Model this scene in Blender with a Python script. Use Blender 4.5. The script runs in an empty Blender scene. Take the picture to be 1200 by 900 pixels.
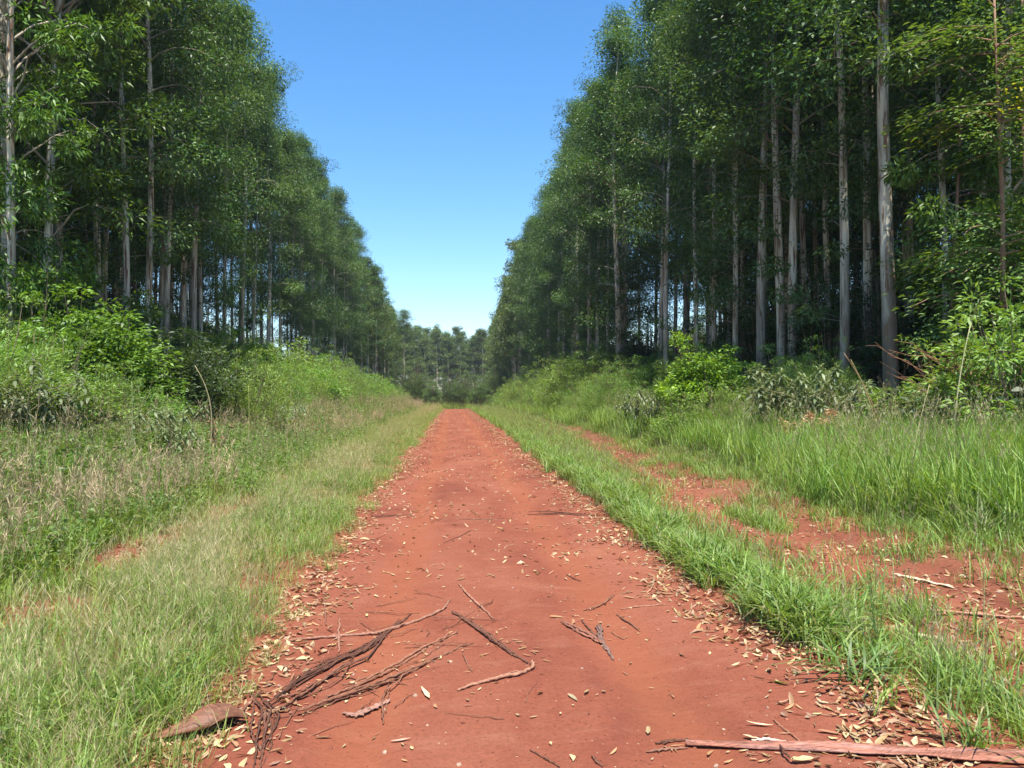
import bpy, math, random
import numpy as np
from mathutils import Vector, Matrix, Euler

R = math.radians
SC = bpy.context.scene
COL = SC.collection

# ------------------------------------------------------------------ camera, sky, sun, exposure
CAM_Z = 1.6
YAW, PITCH, LENS = 4.29, 0.92, 28.0
cam_d = bpy.data.cameras.new('camera')
cam_d.lens = LENS; cam_d.sensor_width = 36.0; cam_d.sensor_fit = 'HORIZONTAL'
cam_d.clip_start = 0.05; cam_d.clip_end = 3000
cam = bpy.data.objects.new('camera', cam_d); COL.objects.link(cam)
cam.location = (0, 0, CAM_Z); cam.rotation_euler = (R(90 + PITCH), 0, R(-YAW))
SC.camera = cam

SUN_EL, SUN_AZ = 70.0, 176.0        # azimuth clockwise from +Y (the road runs along +Y): behind the camera, high
w = bpy.data.worlds.new('World'); SC.world = w; w.use_nodes = True
nt = w.node_tree; nt.nodes.clear()
sky = nt.nodes.new('ShaderNodeTexSky'); sky.sky_type = 'NISHITA'; sky.sun_disc = False
sky.sun_elevation = R(SUN_EL); sky.sun_rotation = R(SUN_AZ)
sky.air_density = 1.0; sky.dust_density = 0.6; sky.ozone_density = 2.0; sky.altitude = 200
bg = nt.nodes.new('ShaderNodeBackground'); bg.inputs[1].default_value = 0.145
out = nt.nodes.new('ShaderNodeOutputWorld')
hsv = nt.nodes.new('ShaderNodeHueSaturation'); hsv.inputs['Saturation'].default_value = 1.3; nt.links.new(sky.outputs[0], hsv.inputs['Color'])
nt.links.new(hsv.outputs[0], bg.inputs[0]); nt.links.new(bg.outputs[0], out.inputs[0])

sl = bpy.data.lights.new('sun', 'SUN'); sl.energy = 5.0; sl.angle = R(0.5); sl.color = (1.0, 0.95, 0.84)
sun = bpy.data.objects.new('sun', sl); COL.objects.link(sun)
sdir = Vector((math.sin(R(SUN_AZ)) * math.cos(R(SUN_EL)), math.cos(R(SUN_AZ)) * math.cos(R(SUN_EL)), math.sin(R(SUN_EL))))
sun.rotation_euler = sdir.to_track_quat('Z', 'Y').to_euler(); sun.location = (0, -10, 60)

SC.view_settings.view_transform = 'Standard'; SC.view_settings.look = 'None'
SC.view_settings.exposure = 0.85; SC.view_settings.gamma = 1.0
SC.render.engine = 'CYCLES'
cy = SC.cycles
cy.use_denoising = True
cy.max_bounces = 6; cy.diffuse_bounces = 3; cy.glossy_bounces = 2; cy.transmission_bounces = 3; cy.transparent_max_bounces = 4
cy.sample_clamp_indirect = 6.0; cy.caustics_reflective = False; cy.caustics_refractive = False
cy.use_adaptive_sampling = True; cy.adaptive_threshold = 0.02

# ------------------------------------------------------------------ numeric helpers
def norm(a):
    return a / np.maximum(np.linalg.norm(a, axis=-1, keepdims=True), 1e-9)

def vnoise(x, y, seed=0):
    """smooth value noise in 0..1"""
    x = np.asarray(x, float); y = np.asarray(y, float)
    xi = np.floor(x).astype(np.int64); yi = np.floor(y).astype(np.int64)
    fx = x - xi; fy = y - yi
    fx = fx * fx * (3 - 2 * fx); fy = fy * fy * (3 - 2 * fy)
    def h(a, b):
        n = (a * 374761393 + b * 668265263 + seed * 974711) & 0x7fffffff
        n = ((n ^ (n >> 13)) * 1274126177) & 0x7fffffff
        return ((n ^ (n >> 16)) & 0xffff) / 65535.0
    return (h(xi, yi) * (1 - fx) + h(xi + 1, yi) * fx) * (1 - fy) + (h(xi, yi + 1) * (1 - fx) + h(xi + 1, yi + 1) * fx) * fy

def sstep(a, b, x):
    t = np.clip((np.asarray(x, float) - a) / (b - a), 0, 1)
    return t * t * (3 - 2 * t)

def track_c(y):
    y = np.asarray(y, float)
    return 4.05 + 0.05 * np.clip(y - 9, 0, 11) + 0.055 * np.clip(y - 20, 0, 40)

def road_l(y):
    return -1.16 + 0.22 * (vnoise(y * 0.9, 0 * y, 3) - 0.5) + 0.16 * (vnoise(y * 3.3, 0 * y, 4) - 0.5)

def road_r(y):
    y = np.asarray(y, float)
    return 1.9 + 0.2 * sstep(7, 4, y) + 0.22 * (vnoise(y * 0.9, 0 * y, 5) - 0.5) + 0.16 * (vnoise(y * 3.3, 0 * y, 6) - 0.5)

def H(x, y):
    x = np.asarray(x, float); y = np.asarray(y, float)
    d = np.clip(y - 100, 0, None)
    z = -np.minimum(d * d * 0.0007, 4.0 + 0 * d)
    z = z + 0.65 * sstep(4.6, 10, x) + 0.75 * sstep(-3.6, -9.5, x)
    z = z - 0.07 * np.exp(-((x - track_c(y)) / 0.55) ** 2) - 0.05 * np.exp(-((x + 3.1) / 0.4) ** 2)
    z = z + 0.05 * np.exp(-((x - 2.35) / 0.35) ** 2)
    z = z - 0.035 * (np.exp(-((x + 0.42) / 0.22) ** 2) + np.exp(-((x - 1.1) / 0.24) ** 2))
    onroad = sstep(-1.5, -1.0, x) * (1 - sstep(1.7, 2.2, x))
    z = z + (0.016 + 0.05 * (1 - onroad)) * (vnoise(x * 1.7, y * 1.3, 11) - 0.5)
    z = z + (0.008 + 0.02 * (1 - onroad)) * (vnoise(x * 6, y * 5, 12) - 0.5)
    z = z + 0.009 * (vnoise(x * 13, y * 11, 13) - 0.5) * (0.4 + vnoise(x * 0.9, y * 0.9, 15))
    z = z + 0.35 * (1 - onroad) * (vnoise(x * 0.16, y * 0.13, 14) - 0.5) * sstep(3, 9, np.abs(x))
    return z

def Hs(x, y):
    return float(H(np.array([x]), np.array([y]))[0])

CM = cam.rotation_euler.to_matrix()
FPX = 1200 * LENS / 36.0
def ray(px, py):
    return CM @ Vector(((px - 600) / FPX, -(py - 450) / FPX, -1.0))
def on_ground(px, py, up=0.0):
    d = ray(px, py); o = Vector((0, 0, CAM_Z)); t = 3.0
    t = CAM_Z / max(-d.z, 0.004)
    for _ in range(12):
        p = o + d * t
        t = (CAM_Z - Hs(p.x, p.y) - up) / max(-d.z, 0.004)
    p = o + d * t
    return Vector((p.x, p.y, Hs(p.x, p.y) + up))
def at_depth(px, py, Y):
    d = ray(px, py); t = Y / d.y
    return Vector((0, 0, CAM_Z)) + d * t
def x_at(px, Y):
    return at_depth(px, 450, Y).x

# ------------------------------------------------------------------ mesh + object helpers
def mesh_np(name, V, faces, mat, colr=None, smooth=False):
    """faces: list of (K,n) int arrays"""
    V = np.asarray(V, np.float32)
    me = bpy.data.meshes.new(name)
    me.vertices.add(len(V)); me.vertices.foreach_set('co', V.ravel())
    faces = [np.asarray(f, np.int32) for f in faces if len(f)]
    loops = np.concatenate([f.ravel() for f in faces])
    tot = np.concatenate([np.full(len(f), f.shape[1], np.int32) for f in faces])
    start = np.concatenate([[0], np.cumsum(tot)[:-1]]).astype(np.int32)
    me.loops.add(len(loops)); me.loops.foreach_set('vertex_index', loops)
    me.polygons.add(len(tot)); me.polygons.foreach_set('loop_start', start); me.polygons.foreach_set('loop_total', tot)
    if colr is not None:
        a = me.attributes.new('Col', 'FLOAT_COLOR', 'POINT')
        c = np.ones((len(V), 4), np.float32); c[:, :3] = colr
        a.data.foreach_set('color', c.ravel())
    me.materials.append(mat)
    me.update(calc_edges=True)
    if smooth:
        me.polygons.foreach_set('use_smooth', np.ones(len(tot), bool))
    return me

class MB:
    """collects vertices / quads / tris / colours into one mesh"""
    def __init__(s): s.V = []; s.Q = []; s.T = []; s.C = []; s.n = 0
    def add(s, V, Q=None, T=None, C=(1, 1, 1)):
        V = np.asarray(V, float)
        s.V.append(V)
        if Q is not None and len(Q): s.Q.append(np.asarray(Q) + s.n)
        if T is not None and len(T): s.T.append(np.asarray(T) + s.n)
        c = np.asarray(C, float)
        s.C.append(np.broadcast_to(c, (len(V), 3)) if c.ndim == 1 else c)
        s.n += len(V)
    def mesh(s, name, mat, smooth=False):
        f = []
        if s.Q: f.append(np.concatenate(s.Q))
        if s.T: f.append(np.concatenate(s.T))
        return mesh_np(name, np.concatenate(s.V), f, mat, np.concatenate(s.C), smooth)
    def tube(s, pts, rad, sides=6, C=(1, 1, 1), flat=1.0, rough=0.0, rng=None, close=True):
        P = np.asarray(pts, float); n = len(P)
        rad = np.broadcast_to(np.asarray(rad, float), (n,))
        T = norm(np.gradient(P, axis=0))
        ref = np.array([0, 0, 1.0]) if abs(T[0][2]) < 0.9 else np.array([1.0, 0, 0])
        A = np.cross(T, ref); A = norm(A); B = np.cross(A, T)
        th = np.linspace(0, 2 * np.pi, sides, endpoint=False)
        rr = rad[:, None] * np.ones((1, sides))
        if rough and rng is not None: rr = rr * (1 + rough * (rng.random((n, sides)) - 0.5))
        V = P[:, None, :] + rr[..., None] * (np.cos(th)[None, :, None] * A[:, None, :] + flat * np.sin(th)[None, :, None] * B[:, None, :])
        V = V.reshape(-1, 3)
        i = np.arange(n - 1)[:, None] * sides + np.arange(sides)[None, :]
        j = np.arange(n - 1)[:, None] * sides + (np.arange(sides)[None, :] + 1) % sides
        Q = np.stack([i, j, j + sides, i + sides], -1).reshape(-1, 4)
        Tq = []
        if close:
            V = np.concatenate([V, P[:1], P[-1:]])
            c0, c1 = n * sides, n * sides + 1
            k = np.arange(sides); k2 = (k + 1) % sides
            Tq = np.concatenate([np.stack([k2, k, np.full(sides, c0)], -1), np.stack([k + (n - 1) * sides, k2 + (n - 1) * sides, np.full(sides, c1)], -1)])
        s.add(V, Q, Tq, C)
    def leaves(s, P, D, L, W, rng, C, up=(0, 0, 1), spread=0.7, fold=0.18, curve=0.12, hi=False):
        n = len(P)
        L = np.broadcast_to(L, (n,))[:, None]; W = np.broadcast_to(W, (n,))[:, None]
        D = norm(D)
        N = np.asarray(up, float) + spread * rng.normal(size=(n, 3))
        N = norm(N - D * (N * D).sum(-1, keepdims=True)); S = np.cross(D, N)
        C = np.broadcast_to(C, (n, 3))
        if not hi:
            b = P; tip = P + D * L - N * curve * L
            l = P + D * L * 0.42 + S * W * 0.5 + N * fold * W; r = P + D * L * 0.42 - S * W * 0.5 + N * fold * W
            V = np.stack([b, r, tip, l], 1).reshape(-1, 3)
            s.add(V, np.arange(4 * n).reshape(n, 4), None, np.repeat(C, 4, 0))
        else:
            b = P; tip = P + D * L - N * curve * L
            l1 = P + D * L * 0.27 + S * W * 0.45 + N * fold * W; r1 = P + D * L * 0.27 - S * W * 0.45 + N * fold * W
            l2 = P + D * L * 0.63 + S * W * 0.42 + N * (fold * W - curve * L * 0.35); r2 = P + D * L * 0.63 - S * W * 0.42 + N * (fold * W - curve * L * 0.35)
            V = np.stack([b, r1, r2, tip, l2, l1], 1).reshape(-1, 3)
            k = np.arange(n)[:, None] * 6
            s.add(V, np.concatenate([k + np.array([[1, 2, 4, 5]])]), np.concatenate([k + np.array([[0, 1, 5]]), k + np.array([[2, 3, 4]])]), np.repeat(C, 6, 0))

def obj(name, me, parent=None, loc=None, rot=None, scl=None):
    o = bpy.data.objects.new(name, me); COL.objects.link(o)
    if parent is not None: o.parent = parent
    if loc is not None: o.location = loc
    if rot is not None: o.rotation_euler = rot
    if scl is not None: o.scale = (scl,) * 3 if not hasattr(scl, '__len__') else scl
    return o
def tag(o, label, cat, group=None):
    o['label'] = label; o['category'] = cat
    if group: o['group'] = group
    return o
def thing(name, label, cat, loc=(0, 0, 0), rz=0.0, scl=1.0, group=None, tilt=(0, 0)):
    o = bpy.data.objects.new(name, None); COL.objects.link(o); o.empty_display_size = 0.3
    o.location = loc; o.rotation_euler = (tilt[0], tilt[1], rz)
    o.scale = (scl,) * 3 if not hasattr(scl, '__len__') else scl
    return tag(o, label, cat, group)

# ------------------------------------------------------------------ materials
def newmat(name):
    m = bpy.data.materials.new(name); m.use_nodes = True
    t = m.node_tree; t.nodes.clear()
    o = t.nodes.new('ShaderNodeOutputMaterial')
    return m, t, o
def nd(t, typ, **kw):
    n = t.nodes.new(typ)
    for k, v in kw.items():
        if k == 'inp':
            for a, b in v.items(): n.inputs[a].default_value = b
        else: setattr(n, k, v)
    return n
def ramp(t, stops):
    n = t.nodes.new('ShaderNodeValToRGB'); e = n.color_ramp.elements
    while len(e) > 1: e.remove(e[-1])
    e[0].position, e[0].color = stops[0][0], (*stops[0][1], 1)
    for p, c in stops[1:]:
        x = e.new(p); x.color = (*c, 1)
    return n
def mixc(t, a, b, f, mode='MIX'):
    n = t.nodes.new('ShaderNodeMix'); n.data_type = 'RGBA'; n.blend_type = mode
    for s, v in ((0, f), (6, a), (7, b)):
        if isinstance(v, (int, float)): n.inputs[s].default_value = v
        elif isinstance(v, tuple): n.inputs[s].default_value = (*v, 1)
        else: t.links.new(v, n.inputs[s])
    return n.outputs[2]

def leaf_mat(name, trans=0.35, gloss=0.07, rough=0.4, tint=(1.25, 1.15, 0.45), var=0.25, hue=0.03):
    """leaf colour comes from the mesh (per leaf), each plant shifted a little"""
    m, t, o = newmat(name); L = t.links
    at = nd(t, 'ShaderNodeAttribute', attribute_name='Col')
    oi = nd(t, 'ShaderNodeObjectInfo')
    mr = nd(t, 'ShaderNodeMapRange'); mr.inputs[3].default_value = 1 - var; mr.inputs[4].default_value = 1 + var
    L.new(oi.outputs['Random'], mr.inputs[0])
    hs = nd(t, 'ShaderNodeHueSaturation'); L.new(at.outputs['Color'], hs.inputs['Color']); L.new(mr.outputs[0], hs.inputs['Value'])
    m2 = nd(t, 'ShaderNodeMath', operation='MULTIPLY_ADD'); m2.inputs[1].default_value = 37.7; m2.inputs[2].default_value = 0.0
    L.new(oi.outputs['Random'], m2.inputs[0])
    fr = nd(t, 'ShaderNodeMath', operation='FRACT'); L.new(m2.outputs[0], fr.inputs[0])
    mh = nd(t, 'ShaderNodeMapRange'); mh.inputs[3].default_value = 0.5 - hue; mh.inputs[4].default_value = 0.5 + hue
    L.new(fr.outputs[0], mh.inputs[0]); L.new(mh.outputs[0], hs.inputs['Hue'])
    df = nd(t, 'ShaderNodeBsdfDiffuse'); L.new(hs.outputs[0], df.inputs[0])
    tr = nd(t, 'ShaderNodeBsdfTranslucent'); L.new(mixc(t, hs.outputs[0], tint, 1.0, 'MULTIPLY'), tr.inputs[0])
    ms = nd(t, 'ShaderNodeMixShader'); ms.inputs[0].default_value = trans
    L.new(df.outputs[0], ms.inputs[1]); L.new(tr.outputs[0], ms.inputs[2])
    gl = nd(t, 'ShaderNodeBsdfGlossy'); gl.inputs['Roughness'].default_value = rough; gl.inputs[0].default_value = (1, 1, 1, 1)
    m3 = nd(t, 'ShaderNodeMixShader'); m3.inputs[0].default_value = gloss
    L.new(ms.outputs[0], m3.inputs[1]); L.new(gl.outputs[0], m3.inputs[2]); L.new(m3.outputs[0], o.inputs[0])
    return m

def col_mat(name, rough=0.85, grain=0.35, scale=(60, 60, 60), bump=0.4, var=0.15):
    """matte woody material tinted by the mesh colour, with stretched grain"""
    m, t, o = newmat(name); L = t.links
    at = nd(t, 'ShaderNodeAttribute', attribute_name='Col')
    oi = nd(t, 'ShaderNodeObjectInfo')
    tc = nd(t, 'ShaderNodeTexCoord'); mp = nd(t, 'ShaderNodeMapping'); mp.inputs['Scale'].default_value = scale
    L.new(tc.outputs['Object'], mp.inputs[0])
    nz = nd(t, 'ShaderNodeTexNoise', inp={'Scale': 1.0, 'Detail': 4.0}); L.new(mp.outputs[0], nz.inputs['Vector'])
    mr = nd(t, 'ShaderNodeMapRange'); mr.inputs[1].default_value = 0.25; mr.inputs[2].default_value = 0.75; mr.inputs[3].default_value = 1 - grain; mr.inputs[4].default_value = 1 + grain
    L.new(nz.outputs['Fac'], mr.inputs[0])
    m2 = nd(t, 'ShaderNodeMapRange'); m2.inputs[3].default_value = 1 - var; m2.inputs[4].default_value = 1 + var; L.new(oi.outputs['Random'], m2.inputs[0])
    mm = nd(t, 'ShaderNodeMath', operation='MULTIPLY'); L.new(mr.outputs[0], mm.inputs[0]); L.new(m2.outputs[0], mm.inputs[1])
    hs = nd(t, 'ShaderNodeHueSaturation'); L.new(at.outputs['Color'], hs.inputs['Color']); L.new(mm.outputs[0], hs.inputs['Value'])
    p = nd(t, 'ShaderNodeBsdfPrincipled', inp={'Roughness': rough, 'Specular IOR Level': 0.25}); L.new(hs.outputs[0], p.inputs['Base Color'])
    b = nd(t, 'ShaderNodeBump', inp={'Strength': bump, 'Distance': 0.01}); L.new(nz.outputs['Fac'], b.inputs['Height']); L.new(b.outputs[0], p.inputs['Normal'])
    L.new(p.outputs[0], o.inputs[0])
    return m

def soil_mat(name, road):
    m, t, o = newmat(name); L = t.links
    tc = nd(t, 'ShaderNodeTexCoord'); P = tc.outputs['Object']
    def noise(scale, detail=4.0, rough=0.55, stretch=None, dist=0.0):
        n = nd(t, 'ShaderNodeTexNoise', inp={'Scale': scale, 'Detail': detail, 'Roughness': rough, 'Distortion': dist})
        if stretch:
            mp = nd(t, 'ShaderNodeMapping'); mp.inputs['Scale'].default_value = stretch; L.new(P, mp.inputs[0]); L.new(mp.outputs[0], n.inputs['Vector'])
        else: L.new(P, n.inputs['Vector'])
        return n.outputs['Fac']
    big = ramp(t, [(0.3, (0.165, 0.049, 0.030)), (0.46, (0.225, 0.069, 0.040)), (0.6, (0.258, 0.088, 0.051)), (0.75, (0.30, 0.115, 0.066))]); L.new(noise(0.9, 5.0, 0.6, (1.0, 0.45, 1.0), 0.4), big.inputs[0])
    pale = ramp(t, [(0.52, (0, 0, 0)), (0.72, (1, 1, 1))]); L.new(noise(2.6, 6.0, 0.65, (0.6, 1.6, 1.0), 0.5), pale.inputs[0])
    pf = nd(t, 'ShaderNodeMath', operation='MULTIPLY'); pf.inputs[1].default_value = 0.45; L.new(pale.outputs[0], pf.inputs[0])
    c = mixc(t, big.outputs[0], (0.31, 0.135, 0.085), pf.outputs[0])
    fine = ramp(t, [(0.25, (0.62, 0.6, 0.6)), (0.5, (1, 1, 1)), (0.8, (1.22, 1.2, 1.2))]); L.new(noise(45, 5.0, 0.7), fine.inputs[0])
    c = mixc(t, c, fine.outputs[0], 0.75, 'MULTIPLY')
    # darker crumbs and pale grit
    vo = nd(t, 'ShaderNodeTexVoronoi', inp={'Scale': 38.0, 'Randomness': 1.0}); L.new(P, vo.inputs['Vector'])
    cr = ramp(t, [(0.0, (1, 1, 1)), (0.16, (1, 1, 1)), (0.2, (0, 0, 0))]); L.new(vo.outputs['Distance'], cr.inputs[0])
    sel = ramp(t, [(0.78, (0, 0, 0)), (0.82, (1, 1, 1))]); sp = nd(t, 'ShaderNodeSeparateColor'); L.new(vo.outputs['Color'], sp.inputs[0]); L.new(sp.outputs[0], sel.inputs[0])
    cm = nd(t, 'ShaderNodeMath', operation='MULTIPLY'); L.new(cr.outputs[0], cm.inputs[0]); L.new(sel.outputs[0], cm.inputs[1])
    ccol = ramp(t, [(0.0, (0.11, 0.04, 0.025)), (0.6, (0.25, 0.09, 0.05)), (0.8, (0.5, 0.33, 0.2))]); ccol.color_ramp.interpolation = 'CONSTANT'; L.new(sp.outputs[1], ccol.inputs[0])
    c = mixc(t, c, ccol.outputs[0], cm.outputs[0])
    if road:
        # two packed, smoother and more orange wheel lines
        geo = nd(t, 'ShaderNodeSeparateXYZ'); L.new(P, geo.inputs[0])
        wob = nd(t, 'ShaderNodeMath', operation='MULTIPLY_ADD'); wob.inputs[1].default_value = 0.5; L.new(noise(0.5, 3.0), wob.inputs[0]); L.new(geo.outputs[0], wob.inputs[2])
        for cx0 in (-0.17, 1.35):
            a = nd(t, 'ShaderNodeMath', operation='SUBTRACT'); a.inputs[1].default_value = cx0; L.new(wob.outputs[0], a.inputs[0])
            b = nd(t, 'ShaderNodeMath', operation='ABSOLUTE'); L.new(a.outputs[0], b.inputs[0])
            m_ = nd(t, 'ShaderNodeMapRange'); m_.inputs[1].default_value = 0.30; m_.inputs[2].default_value = 0.08; m_.inputs[3].default_value = 0.0; m_.inputs[4].default_value = 0.5; L.new(b.outputs[0], m_.inputs[0])
            c = mixc(t, c, (0.285, 0.092, 0.045), m_.outputs[0])
    if not road:
        # soil under the verges and the wood: browner with leaf mould
        geo = nd(t, 'ShaderNodeSeparateXYZ'); L.new(P, geo.inputs[0])
        ab = nd(t, 'ShaderNodeMath', operation='ABSOLUTE'); L.new(geo.outputs[0], ab.inputs[0])
        mr = nd(t, 'ShaderNodeMapRange'); mr.inputs[1].default_value = 4.0; mr.inputs[2].default_value = 8.0; L.new(ab.outputs[0], mr.inputs[0])
        mould = ramp(t, [(0.35, (0.07, 0.05, 0.025)), (0.6, (0.13, 0.085, 0.045)), (0.8, (0.17, 0.11, 0.06))]); L.new(noise(7, 6.0, 0.7), mould.inputs[0])
        c = mixc(t, c, mould.outputs[0], mr.outputs[0])
    p = nd(t, 'ShaderNodeBsdfPrincipled', inp={'Roughness': 0.95, 'Specular IOR Level': 0.12}); L.new(c, p.inputs['Base Color'])
    h = nd(t, 'ShaderNodeMath', operation='MULTIPLY_ADD'); h.inputs[1].default_value = 0.35; L.new(noise(90, 4.0, 0.7), h.inputs[0]); L.new(noise(14, 5.0, 0.6), h.inputs[2])
    h2 = nd(t, 'ShaderNodeMath', operation='MULTIPLY_ADD'); h2.inputs[1].default_value = 0.5; L.new(cm.outputs[0], h2.inputs[0]); L.new(h.outputs[0], h2.inputs[2])
    b = nd(t, 'ShaderNodeBump', inp={'Strength': 0.8, 'Distance': 0.025}); L.new(h2.outputs[0], b.inputs['Height']); L.new(b.outputs[0], p.inputs['Normal'])
    L.new(p.outputs[0], o.inputs[0])
    return m

def trunk_mat():
    m, t, o = newmat('eucalyptus_bark'); L = t.links
    tc = nd(t, 'ShaderNodeTexCoord'); P = tc.outputs['Object']; oi = nd(t, 'ShaderNodeObjectInfo')
    off = nd(t, 'ShaderNodeVectorMath', operation='ADD'); L.new(P, off.inputs[0])
    cx = nd(t, 'ShaderNodeCombineXYZ'); mu = nd(t, 'ShaderNodeMath', operation='MULTIPLY'); mu.inputs[1].default_value = 60; L.new(oi.outputs['Random'], mu.inputs[0]); L.new(mu.outputs[0], cx.inputs[0]); L.new(mu.outputs[0], cx.inputs[2])
    L.new(cx.outputs[0], off.inputs[1])
    def noise(stretch, detail=5.0, rough=0.6):
        mp = nd(t, 'ShaderNodeMapping'); mp.inputs['Scale'].default_value = stretch; L.new(off.outputs[0], mp.inputs[0])
        n = nd(t, 'ShaderNodeTexNoise', inp={'Scale': 1.0, 'Detail': detail, 'Roughness': rough}); L.new(mp.outputs[0], n.inputs['Vector']); return n.outputs['Fac']
    n1 = noise((5, 5, 0.55))
    base = ramp(t, [(0.3, (0.30, 0.245, 0.18)), (0.42, (0.50, 0.43, 0.33)), (0.52, (0.72, 0.65, 0.51)), (0.66, (0.82, 0.75, 0.60))]); L.new(n1, base.inputs[0])
    n2 = noise((16, 16, 1.0))
    st = ramp(t, [(0.52, (0, 0, 0)), (0.61, (1, 1, 1))]); L.new(n2, st.inputs[0])
    c = mixc(t, base.outputs[0], (0.24, 0.13, 0.075), st.outputs[0])
    # brown rough stocking near the foot of the trunk
    sx = nd(t, 'ShaderNodeSeparateXYZ'); L.new(P, sx.inputs[0])
    ad = nd(t, 'ShaderNodeMath', operation='MULTIPLY_ADD'); ad.inputs[1].default_value = 9.0; L.new(noise((3, 3, 0.4)), ad.inputs[0]); 
    sb = nd(t, 'ShaderNodeMath', operation='MULTIPLY'); sb.inputs[1].default_value = -1.0; L.new(sx.outputs[2], sb.inputs[0]); L.new(sb.outputs[0], ad.inputs[2])
    mr = nd(t, 'ShaderNodeMapRange'); mr.inputs[1].default_value = -0.6; mr.inputs[2].default_value = 2.4; L.new(ad.outputs[0], mr.inputs[0])
    brown = ramp(t, [(0.35, (0.10, 0.06, 0.04)), (0.55, (0.22, 0.13, 0.08)), (0.75, (0.33, 0.22, 0.15))]); L.new(n2, brown.inputs[0])
    mm = nd(t, 'ShaderNodeMath', operation='MULTIPLY'); mm.inputs[1].default_value = 0.8; L.new(mr.outputs[0], mm.inputs[0])
    c = mixc(t, c, brown.outputs[0], mm.outputs[0])
    hs = nd(t, 'ShaderNodeHueSaturation'); m2 = nd(t, 'ShaderNodeMapRange'); m2.inputs[3].default_value = 0.72; m2.inputs[4].default_value = 1.15; L.new(oi.outputs['Random'], m2.inputs[0])
    L.new(c, hs.inputs['Color']); L.new(m2.outputs[0], hs.inputs['Value'])
    p = nd(t, 'ShaderNodeBsdfPrincipled', inp={'Roughness': 0.8, 'Specular IOR Level': 0.2}); L.new(hs.outputs[0], p.inputs['Base Color'])
    b = nd(t, 'ShaderNodeBump', inp={'Strength': 0.5, 'Distance': 0.03}); L.new(n2, b.inputs['Height']); L.new(b.outputs[0], p.inputs['Normal'])
    L.new(p.outputs[0], o.inputs[0])
    return m

M_ROAD = soil_mat('red_dirt_road', True); M_SOIL = soil_mat('verge_soil', False)
M_TRUNK = trunk_mat()
M_EUC = leaf_mat('eucalyptus_leaf', 0.36, 0.03, 0.48, var=0.2, hue=0.012)
M_BUSH = leaf_mat('bush_leaf', 0.38, 0.035, 0.55, var=0.18, hue=0.015)
M_GRASS = leaf_mat('grass_blade', 0.40, 0.03, 0.55, tint=(1.15, 1.1, 0.5), var=0.25, hue=0.02)
M_DRY = leaf_mat('dry_leaf', 0.15, 0.03, 0.5, tint=(1.1, 0.9, 0.7), var=0.3, hue=0.02)
M_WOOD = col_mat('dead_wood', 0.85, 0.4, (50, 50, 50), 0.5)
M_TWIG = col_mat('limb_bark', 0.85, 0.3, (12, 12, 3), 0.3)
M_BARKSTRIP = col_mat('fallen_bark', 0.65, 0.45, (7, 110, 110), 0.9)

M_SHEET = col_mat('smooth_bark_sheet', 0.5, 0.35, (6, 60, 90), 0.35)

# ------------------------------------------------------------------ ground and road (one graded sheet, the road's faces split off along an uneven edge)
def graded():
    xs = list(np.arange(-4.6, 6.01, 0.05)); s = 0.07; x = 6.0
    while x < 420: x += s; xs.append(x); s *= 1.16
    s = 0.07; x = -4.6; left = []
    while x > -420: x -= s; left.append(x); s *= 1.16
    xs = np.array(left[::-1] + xs)
    ys = [-60, -40, -25, -15, -9, -6, -4, -2.5, -1.5, -0.7, 0, 0.5, 1.0, 1.4, 1.8]; y = 1.8
    while y < 130: y += max(0.035, 0.0115 * y); ys.append(y)
    s = 2.0
    while y < 900: y += s; ys.append(y); s *= 1.12
    return xs, np.array(ys)
gx, gy = graded()
GX, GY = np.meshgrid(gx, gy)
GZ = H(GX, GY)
Vg = np.stack([GX, GY, GZ], -1).reshape(-1, 3)
nx, ny = len(gx), len(gy)
ii = (np.arange(ny - 1)[:, None] * nx + np.arange(nx - 1)[None, :])
Qg = np.stack([ii, ii + 1, ii + nx + 1, ii + nx], -1)
cx_ = (gx[:-1] + gx[1:]) / 2; cy_ = (gy[:-1] + gy[1:]) / 2
CX, CY = np.meshgrid(cx_, cy_)
isroad = (CX > road_l(CY)) & (CX < road_r(CY)) & (CY < 128) & (CY > -41)
def sub_mesh(name, mask, mat):
    q = Qg[mask]; used, inv = np.unique(q, return_inverse=True)
    return mesh_np(name, Vg[used], [inv.reshape(-1, 4)], mat, None, True)
g = obj('ground', sub_mesh('ground', ~isroad, M_SOIL)); g['kind'] = 'structure'; g['label'] = 'verges and forest floor of red and brown soil'
g = obj('dirt_road', sub_mesh('dirt_road', isroad, M_ROAD)); g['kind'] = 'structure'; g['label'] = 'straight red dirt road running between the grass verges'

# ------------------------------------------------------------------ eucalyptus trees
def pal(rng, n, a, b, v=0.25):
    t = rng.random((n, 1)); c = np.array(a) * (1 - t) + np.array(b) * t
    return np.clip(c * (1 - v + 2 * v * rng.random((n, 1))), 0.003, 1)

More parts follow.
